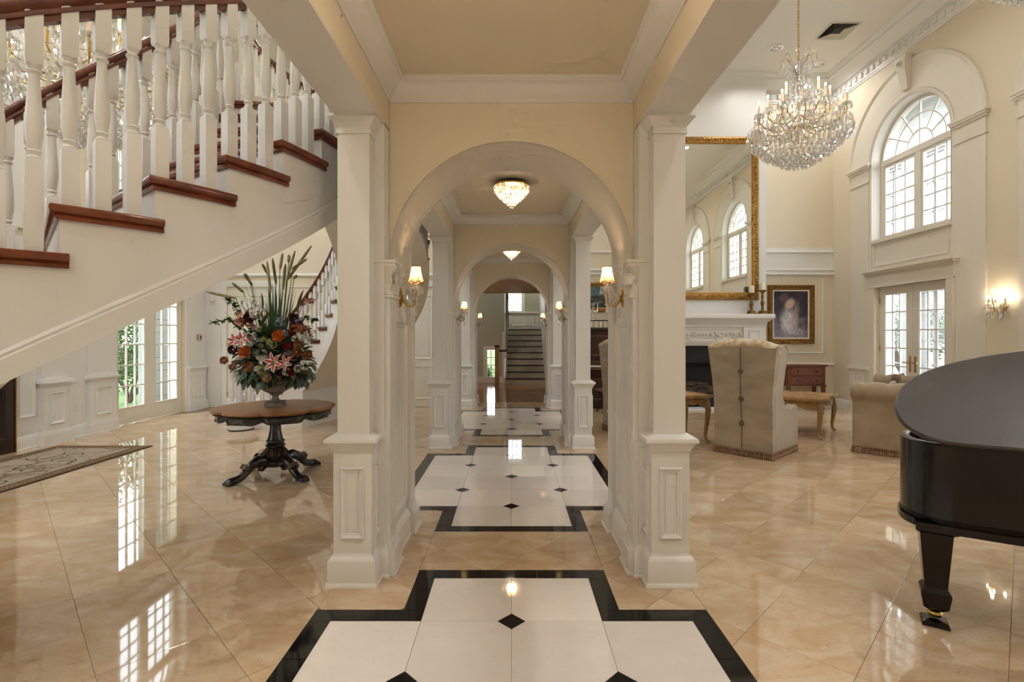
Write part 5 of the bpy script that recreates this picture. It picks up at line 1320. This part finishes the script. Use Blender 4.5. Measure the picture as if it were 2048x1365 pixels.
# ------------------------------------------------------------------ grand piano
pa = Vector((2.29,2.79)); pdir = Vector((.84,-.54)).normalized(); pn = Vector((.54,.84)).normalized()
pi_ = thing('grand_piano', 'black grand piano with its lid propped part open', 'piano', (pa.x,pa.y,0), math.atan2(pdir.y,pdir.x))
# local x along the straight side towards the keyboard, y towards the curved side
def bez(p0,p1,p2,p3,n):
    return [tuple((1-t)**3*a+3*(1-t)**2*t*b+3*(1-t)*t*t*c+t**3*d for a,b,c,d in zip(p0,p1,p2,p3)) for t in [i/n for i in range(n)]]
def outline(e=0):
    P = [(2.0,-e),(1.4,-e),(.8,-e),(.35,-e)]
    P += bez((.12,-e),(-.09-e,-e+.0),(-.16-e,.20),(-.10-e,.40),10)
    P += bez((-.10-e,.40),(-.03-e,.66+e),(.28,.86+e),(.72,.95+e),12)
    P += bez((.72,.95+e),(1.15,1.04+e),(1.1,1.46+e),(1.55,1.48+e),10)
    P += [(1.55,1.48+e),(2.0,1.48+e)]
    return P
ol_ = outline(0); il_ = outline(-.045)
rim = MB(); n_ = len(ol_); z0, z1 = .575, 1.01
rim.loft([[(x,y,z0) for x,y in ol_],[(x,y,z1-.004) for x,y in ol_],[(lerp(x,a,.12),lerp(y,b,.12),z1) for (x,y),(a,b) in zip(ol_,il_)],[(a,b,z1) for a,b in il_],[(a,b,z1-.2) for a,b in il_]], None, True, False)
rim.build('rim', 'ebony', pi_, smooth=40)
MB().prism(ol_, z0, z0+.03).build('underside', 'ebony', pi_, smooth=0); MB().prism(il_, z1-.2, z1-.18).build('soundboard', 'gold_dark', pi_, smooth=0)
lo_ = outline(.012)
MB().loft([[(x,y,z0-.045) for x,y in outline(-.06)],[(x,y,z0-.04) for x,y in lo_],[(x,y,z0) for x,y in lo_]]).build('lower_molding', 'ebony', pi_, smooth=30)
lid = MB(); q = outline(.03)
lid.loft([[(x,y,0) for x,y in outline(.022)],[(x,y,.006) for x,y in q],[(x,y,.020) for x,y in q],[(x,y,.026) for x,y in outline(.02)]])
lo = lid.build('lid', 'piano_lid', pi_, smooth=12); lo.location = (0,0,z1+.012); lo.rotation_euler = (math.radians(30),0,0)
MB().tube([(1.4,1.1,z1-.18),(1.4,1.12,z1+.5)], .012, 6).build('lid_prop', 'ebony', pi_)
MB().box(.40,.52,-.006,.0,.975,.981).box(.513,.52,-.006,0,.96,.981).build('lid_hinge', 'brass', pi_)
MB().box(1.9,2.25,.05,1.43,.60,.78).build('key_bed', 'ebony', pi_); MB().box(2.05,2.22,.12,1.36,.78,.80).build('keyboard', 'ivory', pi_)
def pleg(x, y):
    g = MB(); g.rects([(.085,.085,.54),(.085,.085,.50),(.078,.078,.47),(.062,.062,.46),(.058,.058,.44)]) if 0 else None
    g.rects([(.020,.020,.075),(.050,.050,.10),(.055,.055,.105),(.066,.066,.175),(.066,.066,.19),(.050,.050,.215),(.072,.072,.515),(.092,.092,.53),(.092,.092,.575)],0,0)
    o = g.build('leg', 'ebony', pi_, smooth=20); o.location = (x,y,0)
    MB().lathe([(.012,.075),(.03,.072),(.036,.06),(.03,.045),(.012,.04)], 12).build('caster', 'brass', o)
    MB().rects([(.058,.058,0),(.062,.062,.008),(.055,.055,.022),(.03,.03,.03)]).build('caster_cup', 'ebony', o)
pleg(.02,.09); pleg(1.75,.15); pleg(1.75,1.33)
# ------------------------------------------------------------------ lamps
def sconce(x, y, sx, label):
    """one-light crystal wall lamp with pleated shade; local +x points away from the wall"""
    s = thing('wall_sconce', label, 'wall lamp', (x,y,1.90), 0 if sx > 0 else PI, 'shaded hall sconces')
    MB().loft([[(d,.036*k*math.cos(a),.085*k*math.sin(a)) for a in [2*PI*i/20 for i in range(20)]] for d,k in ((0,1),(.008,1),(.016,.8),(.022,.3),(.03,.1))]).build('backplate', 'brass', s, smooth=40)
    MB().tube([(.02,0,.0),(.03,0,-.04),(.06,0,-.075),(.10,0,-.075),(.125,0,-.045),(.125,0,.02),(.125,0,.045)], .008, 8).build('arm', 'brass', s, smooth=60)
    MB().lathe([(.014,.04),(.02,.046),(.048,.058),(.055,.072),(.05,.064),(.018,.05)], 12, T(.125,0,0)).build('bobeche', 'crystal', s)
    MB().lathe([(.012,.05),(.012,.14),(.009,.145)], 10, T(.125,0,0)).build('candle_sleeve', 'candle_sleeve', s)
    b = MB(); sphere(b, (.125,0,.168), .013, 8, 6, None, 1, 1, 1.7); b.build('bulb', 'bulb_soft', s)
    sh = MB(); n_ = 36; rings = []
    for r_, z in ((.058,.105),(.050,.135),(.042,.165),(.036,.20),(.034,.225)):
        rings.append([((r_*(1+.03*math.cos(6*2*PI*i/n_)))*math.cos(2*PI*i/n_)+.125, (r_*(1+.03*math.cos(6*2*PI*i/n_)))*math.sin(2*PI*i/n_), z+(.007*math.cos(6*2*PI*i/n_) if z < .11 else 0)) for i in range(n_)])
    so_ = sh.loft(rings, None, True, False).build('lamp_shade', 'shade_silk', s, smooth=60)
    t_ = MB(); t_.tube([(p[0]*1.0,p[1],p[2]) for p in rings[0]], .0028, 5, None, True); t_.tube(rings[-1], .0028, 5, None, True)
    for k in range(6):
        i = k*6; t_.tube([r_[i] for r_ in rings], .0016, 4)
    t_.build('shade_piping', 'gold_dark', so_)
    d_ = MB()
    for i in range(8): a = 2*PI*i/8; drop(d_, .125+.05*math.cos(a), .05*math.sin(a), .06, .045, .016)
    drop(d_, .125,0,-.06,.09,.026); drop(d_, .03,0,-.09,.08,.022)
    for k in range(5): sphere(d_, (.045+.02*k, .012*math.sin(k), -.03+.025*math.sin(k*1.1)), .011, 6, 4)
    for i in range(5): a = i*1.2; drop(d_, .09+.035*math.cos(a), .03*math.sin(a), .02-.01*(i%2), .075, .024)
    tag(d_.build('crystal_drops', 'crystal', s, smooth=0), kind='stuff')
    lamp('sconce_light', (.125,0,.175), 6, (1,.62,.32), .014, s)
for ai, ya in enumerate(ARCH):
    for sx in (-1,1):
        sconce(-sx*HX, ya, sx, 'crystal sconce with scalloped silk shade on the %s pier of the %s arch' % (('right','','left')[sx+1], ('nearest','middle','farthest')[ai]))
def flush_light(y, label, power):
    f = thing('ceiling_light', label, 'ceiling light', (0,y,3.338), 0, 'crystal basket ceiling lights')
    MB().lathe([(.20,-.012),(.205,-.016),(.205,-.03),(.19,-.034),(.185,-.018)], 36).build('rim_band', 'brass', f)
    MB().lathe([(.05,.024),(.05,.0),(.02,-.02)], 20).build('canopy', 'brass', f)
    c = MB()
    tiers = [(.195,-.03,.05,44),(.19,-.07,.05,44),(.165,-.105,.045,36),(.135,-.14,.04,30),(.105,-.17,.04,24),(.075,-.2,.035,16),(.045,-.225,.035,10),(.015,-.25,.04,3)]
    for r_, z, l, n_ in tiers:
        for i in range(n_):
            a = 2*PI*i/n_; drop(c, r_*math.cos(a), r_*math.sin(a), z+.012, l, .028, 4)
        for i in range(n_): a = 2*PI*(i+.5)/n_; sphere(c, (r_*math.cos(a),r_*math.sin(a),z+.012), .009, 5, 3)
    tag(c.build('crystal_prisms', 'crystal', f, smooth=0), kind='stuff')
    for i in range(3):
        a = i*2.1; b = MB(); sphere(b, (.08*math.cos(a),.08*math.sin(a),-.07), .024, 8, 6); b.build('bulb', 'bulb_soft', f)
    lamp('ceiling_lamp_light', (0,0,-.075), power, (1,.78,.56), .09, f)
for y, pw_, nm in ((1.9,40,'unseen crystal basket light added to brighten the nearest hall bay'),(5.88,10,'crystal basket light on the hall ceiling between the first two arches'),(9.87,10,'farther crystal basket light between the last two arches')): flush_light(y, nm, pw_)  # first one hangs out of view, added to light the near bay
# chandeliers
def chandelier(loc, s, label, chain_z):
    c = thing('crystal_chandelier', label, 'chandelier', loc, .15, 'crystal chandeliers'); c.scale = (s,s,s)
    top = (chain_z-loc[2])/s
    ck = MB(); z = 1.74; k = 0
    while z < top-.03:
        ck.tube([(.016*math.cos(a)*(k%2),.016*math.cos(a)*(1-k%2),z+.03+.034*math.sin(a)) for a in [2*PI*i/8 for i in range(8)]], .0055, 4, None, True); z += .05; k += 1
    ck.build('chain', 'brass', c); MB().lathe([(.09,top),(.085,top-.02),(.03,top-.05),(.012,top-.07)], 16).build('ceiling_rose', 'brass', c)
    MB().lathe([(.012,1.75),(.03,1.70),(.015,1.64),(.05,1.5),(.06,1.42),(.03,1.34),(.02,1.25),(.06,1.1),(.075,1.0),(.045,.88),(.03,.8),(.08,.70),(.09,.62),(.05,.5),(.03,.42),(.05,.36),(.01,.30)], 14).build('stem', 'crystal_thin', c, smooth=40)
    MB().tube([(0,0,.3),(0,0,1.75)], .012, 6).build('rod', 'brass', c)
    D_ = MB(); wires = MB()
    for i in range(8):                                                   # drooping crown fronds
        a = 2*PI*i/8; ca, sa = math.cos(a), math.sin(a)
        P = [(ca*r_, sa*r_, z_) for r_, z_ in ((.04,1.42),(.10,1.55),(.15,1.66),(.20,1.68),(.24,1.62),(.25,1.52))]
        wires.tube(P, .005, 4); drop(D_, ca*.25, sa*.25, 1.52, .09, .035)
        for p in P[1:-1]: drop(D_, p[0], p[1], p[2], .08, .03)
        for j in range(14):                                              # cascade strands
            t_ = j/13; r_ = lerp(.18,.30,t_)-.12*math.sin(PI*t_)+.02*(i%2); zz = lerp(1.46,.86,t_); aa = a+.2*(i%2)
            D_.lathe([(.004,zz+.02),(.016,zz),(.004,zz-.02)], 5, T(math.cos(aa)*r_, math.sin(aa)*r_, 0))
            if j%2 == 0: drop(D_, math.cos(aa+.39)*(r_*.8+.02), math.sin(aa+.39)*(r_*.8+.02), zz, .08, .03)
    for tier, (na, ra, za, zc, z0_) in enumerate(((12,.66,.52,.70,.58),(6,.42,.70,.92,.72))):
        for i in range(na):
            a = 2*PI*(i+.5*tier)/na; ca, sa = math.cos(a), math.sin(a)
            R_ = ra*(1 if tier or i%2 == 0 else .84); up = 0 if tier or i%2 == 0 else .07
            am = MB().tube([(ca*r_,sa*r_,z_) for r_,z_ in ((.05,z0_),(.16,z0_-.09),(R_*.55,za-.06),(R_*.85,za-.02),(R_,za+.06),(R_,zc+up-.02))], .010, 6).build('arm', 'brass', c, smooth=60)
            MB().lathe([(.012,zc+up-.03),(.05,zc+up-.02),(.068,zc+up+.0),(.064,zc+up+.004),(.012,zc+up-.012)], 10, T(ca*R_,sa*R_,0)).build('bobeche', 'crystal', am)
            MB().lathe([(.016,zc+up-.01),(.016,zc+up+.15),(.010,zc+up+.156)], 8, T(ca*R_,sa*R_,0)).build('candle_sleeve', 'candle_sleeve', am)
            b = MB(); sphere(b, (ca*R_,sa*R_,zc+up+.18), .014, 6, 5, None, 1, 1, 1.8); b.build('bulb', 'bulb', am)
            if i%2 == 0 and tier == 0: lamp('candle_light', (ca*R_,sa*R_,zc+up+.185), CH_P*s*s/6, (1,.88,.74), .02, c)
            for j in range(9): aa = 2*PI*j/9; drop(D_, ca*R_+.064*math.cos(aa), sa*R_+.064*math.sin(aa), zc+up-.005, .085, .03)
            for j in range(5): rr = R_*(.4+.13*j); drop(D_, ca*rr, sa*rr, za-.03+.03*math.sin(j), .10, .034)
            for j in range(10):                                          # swags between the arms
                t_ = (j+.5)/10; a2 = a+t_*2*PI/na; sag = .09*math.sin(PI*t_); zz = zc+up-.04-sag
                D_.lathe([(.003,zz+.013),(.011,zz),(.003,zz-.013)], 4, T(math.cos(a2)*ra*.94, math.sin(a2)*ra*.94, 0))
    for r_, z_, n_, l in ((.72,.50,52,.14),(.69,.44,50,.13),(.64,.39,48,.13),(.59,.34,46,.12),(.54,.29,44,.12),(.48,.24,40,.12),(.42,.19,36,.11),(.36,.145,32,.11),(.30,.105,28,.11),(.24,.07,22,.10),(.18,.04,18,.10),(.12,.015,12,.10),(.06,.0,7,.09)):
        for i in range(n_):
            a = 2*PI*i/n_+r_*9; drop(D_, r_*math.cos(a), r_*math.sin(a), z_+random.uniform(-.03,.04), l, .044)
        for i in range(n_): a = 2*PI*(i+.5)/n_+r_*9; D_.lathe([(.003,z_+.05),(.012,z_+.035),(.003,z_+.02)], 4, T(r_*.97*math.cos(a), r_*.97*math.sin(a), 0))
        wires.tube([(r_*math.cos(2*PI*i/24), r_*math.sin(2*PI*i/24), z_+.03) for i in range(24)], .0025, 4, None, True)
    for i in range(240):
        z_ = random.uniform(.9,1.62); r_ = (.09+.17*((1.62-z_)/.7)**1.2)*random.uniform(.7,1.1); a = random.uniform(0,6.28); drop(D_, r_*math.cos(a), r_*math.sin(a), z_, .09, .032)
    drop(D_, 0,0,.03,.13,.07,8)
    tag(D_.build('crystal_drops', 'crystal', c, smooth=0, fix=False), kind='stuff'); tag(wires.build('wire_frame', 'brass', c), kind='stuff')
    return c
CH_P = 42
chandelier((4.25,7.6,4.16), .96, 'crystal chandelier hanging in front of the tall mirror', ZC)
chandelier((4.40,4.0,4.36), 1, 'second crystal chandelier above the piano, only its lowest drops in view', ZC)
chandelier((-4.80,5.85,3.84), 1.2, 'large crystal chandelier seen through the stair balusters', ZC)
# three-light sconce on the right wall
s = thing('crystal_wall_lamp', 'three-candle crystal wall lamp glowing beside the french doors', 'wall lamp', (XR,7.61,2.02), PI)
MB().lathe([(.05,0),(.06,.01),(.02,.03)], 14, T(0,0,0,0,0,PI/2)).build('backplate', 'brass', s); dd = MB()
for i, a in enumerate((-.9,0,.9)):
    ex_, ey_ = .17*math.cos(a), .17*math.sin(a); zt = .10 if i != 1 else .19
    MB().tube([(.01,0,0),(ex_*.4,ey_*.4,-.06),(ex_*.8,ey_*.8,-.05),(ex_,ey_,zt-.06)], .007, 6).build('arm', 'brass', s, smooth=60)
    MB().lathe([(.01,zt-.07),(.045,zt-.06),(.05,zt-.05),(.01,zt-.06)], 10, T(ex_,ey_,0)).build('bobeche', 'crystal', s)
    MB().lathe([(.012,zt-.06),(.012,zt+.03)], 8, T(ex_,ey_,0)).build('candle_sleeve', 'candle_sleeve', s)
    b = MB(); sphere(b, (ex_,ey_,zt+.055), .014, 6, 5, None, 1, 1, 1.8); b.build('bulb', 'bulb', s)
    for j in range(8): drop(dd, ex_+.045*math.cos(j*.8), ey_+.045*math.sin(j*.8), zt-.06, .06, .022)
for j in range(26): drop(dd, random.uniform(.02,.16), random.uniform(-.13,.13), random.uniform(-.12,.02), .07, .026)
tag(dd.build('crystal_drops', 'crystal', s, smooth=0), kind='stuff'); lamp('wall_lamp_light', (.17,0,.17), 2.6, (1,.68,.36), .03, s)
# ------------------------------------------------------------------ ceiling fittings of the living room, and added fill lights
def vent(name, label, loc, w, rz):
    v = thing(name, label, 'vent', loc, rz); MB().molding(rect(-w/2,w/2,-w/2,w/2), [(0,0),(0,-.012),(.03,-.012),(.035,0)], True).build('frame', 'vent_white', v)
    MB().box(-w/2+.03,w/2-.03,-w/2+.03,w/2-.03,-.004,-.001).build('duct', 'vent_dark', v)
    for k in range(4):
        for i in range(5):
            d_ = .03+.035*i; a = w/2-d_; M = Matrix.Rotation(k*PI/2,4,'Z')
            MB().add([(-a,-a,-.026),(a,-a,-.026),(a-.022,-a+.022,-.004),(-a+.022,-a+.022,-.004)],[(0,1,2,3)],M).build('louvre', 'vent_white', v, smooth=0, fix=False)
vent('ceiling_vent', 'square louvred vent in the living room ceiling', (6.2,9.75,ZC-.001), .56, 0)
vent('ceiling_vent', 'louvred vent in the foyer ceiling beyond the stair', (-4.62,9.75,ZC-.001), .5, 0)
def can(x, y, label):
    c = thing('recessed_light', label, 'recessed light', (x,y,ZC-.001), 0, 'recessed ceiling lights')
    MB().lathe([(.13,0),(.13,-.01),(.10,-.014),(.095,0)], 24).build('trim_ring', 'chrome', c)
    m_ = MB(); sphere(m_, (0,0,.0), .09, 16, 8, None, 1, 1, .35); m_.build('lens', 'lens_glass', c)
    for i in range(3): q = MB(); sphere(q, (.05*math.cos(i*2.1),.05*math.sin(i*2.1),-.03), .022, 8, 5); q.build('glass_stud', 'crystal', c)
def can_and_fill(x, y, p):  # lights the two recessed fixtures, also used for added fill without fixtures
    l = bpy.data.lights.new('can_and_fill_light', 'AREA'); l.shape = 'DISK'; l.size = .16; l.energy = p; l.color = (1,.99,.97); l.spread = math.radians(150)
    o = bpy.data.objects.new('can_and_fill_light', l); C.objects.link(o); o.location = (x,y,ZC-.05)
CAN_FILL_P = 15
for x_, y_ in ((5.33,10.33),(6.55,10.95),(5.33,6.9),(2.6,10.3),(2.6,6.9),(5.33,3.4),(2.6,3.4)): can_and_fill(x_, y_, CAN_FILL_P)  # first two belong to fixtures, the others are added fill
for x_, y_ in ((5.33,.2),(2.6,.2),(-5.4,-.6),(-2.4,-.6),(-3.9,-.6)): can_and_fill(x_, y_, 30)  # added fill around the viewer, no fixtures
for x_, y_ in ((-5.6,2.4),(-5.6,5.85),(-5.6,9.3),(-2.6,2.4),(-2.2,5.85),(-2.6,9.6)): can_and_fill(x_, y_, CAN_FILL_P*1.6)  # added foyer fill from the ceiling, no fixtures
lamp('back_hall_fill', (-2.6,14.6,2.6), 45, (1,.9,.75), .1); lamp('stairwell_fill', (.4,18.6,5.4), 90, (1,.95,.88), .1)  # unseen fill lights added to brighten the back hall and stairwell
can(5.33,10.33,'recessed eyeball light left of the chandelier'); can(6.55,10.95,'recessed eyeball light right of the chandelier crown')
so2 = tag(MB().box(7.32,7.40,1.30,1.42,0,.012,M_RIGHT).build('light_switch', 'plastic_white'), 'white light switch plate under the crystal wall lamp', 'switch')
# ================================================================== OUTSIDE
tag(MB().box(-60,-7.2,-40,60,-.4,-.12).build('ground_left', 'lawn', smooth=0), 'lawn outside the foyer doors', None, None, 'structure')
tag(MB().box(7.7,60,-40,60,-.4,-.12).build('ground_right', 'paving', smooth=0), 'paved terrace outside the living room', None, None, 'structure')
tag(MB().box(-7.2,7.7,17.72,60,-.4,-.12).build('ground_far', 'lawn', smooth=0), 'lawn behind the house', None, None, 'structure')
# opposite wing of the house with tall windows
fc = thing('house_wing', 'white wing of the house with tall windows outside the right wall', 'building')
Mo = plane_m((10.2,0,0),(0,1,0),(0,0,1),(-1,0,0)); fm = MB()
us = [10.6+i*1.35 for i in range(9)]
fm.prism(rect(10.2,22.6,0,.25),-.3,0,Mo); fm.prism(rect(10.2,22.6,2.75,3.9),-.3,0,Mo); fm.prism(rect(10.2,22.6,6.1,7.4),-.3,0,Mo)
for i, u_ in enumerate(us+[us[-1]+1.35]):
    a = u_-.38; fm.prism(rect(a,a+.5,.25,2.75),-.3,0,Mo); fm.prism(rect(a,a+.5,3.9,6.1),-.3,0,Mo)
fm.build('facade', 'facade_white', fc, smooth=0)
MB().prism(rect(10.1,22.7,3.6,3.68),0,.12,Mo).prism(rect(10.1,22.7,2.78,2.86),0,.08,Mo).build('string_course', 'facade_white', fc, smooth=0)
MB().prism(rect(10.0,22.8,7.3,7.5),-.3,.45,Mo).build('eave', 'facade_white', fc, smooth=0)
MB().add([tuple(Mo@Vector(p)) for p in ((9.9,7.45,.6),(22.9,7.45,.6),(22.9,9.6,-3),(9.9,9.6,-3))],[(0,1,2,3)]).build('roof', 'slate', fc, smooth=0)
for u_ in us[:7]:
    for v0, v1, rows in ((.25,2.75,4),(3.9,6.1,3)):
        a, b = u_+.12, u_+.97
        wi = MB().molding(rect(a,b,v0,v1), [(0,-.16),(0,-.04),(.07,-.04),(.07,-.16)], True, Mo).build('window_frame', 'facade_white', fc, smooth=0)
        g = MB(); 
        for k in range(1,rows): g.box(a,b,v0+(v1-v0)*k/rows-.018,v0+(v1-v0)*k/rows+.018,-.13,-.07,Mo)
        g.box((a+b)/2-.018,(a+b)/2+.018,v0,v1,-.13,-.07,Mo); g.build('muntin_grid', 'facade_white', wi, smooth=0)
        for k in range(rows):
            for q0, q1 in ((a+.07,(a+b)/2-.018),((a+b)/2+.018,b-.07)): pane_obj(wi, Mo, q0, q1, v0+(v1-v0)*k/rows+.02, v0+(v1-v0)*(k+1)/rows-.02, -.1)
# porch pier and shrubs
pp = thing('porch_pier', 'white clapboard porch wall outside the foyer doors', 'porch')
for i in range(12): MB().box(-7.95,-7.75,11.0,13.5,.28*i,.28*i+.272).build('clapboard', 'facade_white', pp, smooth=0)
MB().box(-7.97,-7.73,10.95,11.01,0,3.4).build('corner_board', 'facade_white', pp, smooth=0)
def shrub(label, loc, h, r_, leaves, grp, l=.09):
    s = thing('garden_shrub', label, 'shrub', loc, 0, grp); tr_ = MB(); rnd = random.Random(int(loc[0]*100+loc[1]*37))
    tips = []
    for i in range(7):
        a = rnd.uniform(0,6.28); P = [Vector((0,0,-.12))]; d_ = Vector((math.cos(a)*.5,math.sin(a)*.5,1))
        for k in range(6):
            d_ += Vector((rnd.uniform(-.4,.4),rnd.uniform(-.4,.4),.1)); P.append(P[-1]+d_.normalized()*h*.13)
            if k > 1:
                e = P[-1]+Vector((rnd.uniform(-1,1),rnd.uniform(-1,1),rnd.uniform(.2,1))).normalized()*h*.15; tr_.tube([tuple(P[-1]),tuple(e)], .008*h*.4, 4); tips.append(e)
        tr_.tube([tuple(p) for p in P], [.03*h*.4*(1-k/9) for k in range(7)], 6); tips.append(P[-1])
    tr_.build('branches', 'bark', s, smooth=60); lf = MB()
    for i in range(leaves):
        c = rnd.choice(tips)+Vector((rnd.gauss(0,1),rnd.gauss(0,1),rnd.gauss(0,.8)))*r_*.28; d_ = Vector((rnd.uniform(-1,1),rnd.uniform(-1,1),rnd.uniform(-.4,1))).normalized()
        sd = d_.orthogonal().normalized()*l*.35; lf.add([tuple(c),tuple(c+d_*l*.5+sd),tuple(c+d_*l),tuple(c+d_*l*.5-sd)],[(0,1,2,3)])
    tag(lf.build('foliage', 'leaf_shrub', s, smooth=0, fix=False), kind='stuff')
shrub('branching shrub right outside the glazed foyer doors', (-9.75,13.1,0), 2.7, .8, 2600, 'shrubs in the front garden')
shrub('low bush behind the branching shrub outside the foyer doors', (-11.6,15.4,0), 1.3, .9, 1800, 'shrubs in the front garden')
for i, (x, y, h) in enumerate(((13.2,13.2,3.2),(13.4,21.2,3.4),(15.6,17.4,3.0),(18.6,24.6,3.4))):
    shrub(('bush glimpsed through the left french door','dark bush behind the house wing windows','round bush between the two taller bushes behind the wing','tall bush at the far end of the house wing')[i], (x,y,0), h, 1.3, 1800, 'shrubs behind the house wing', .16)
shrub('green shrub outside the tall window by the back stair', (-1.1,19.2,0), .5, .4, 900, 'shrubs behind the house')
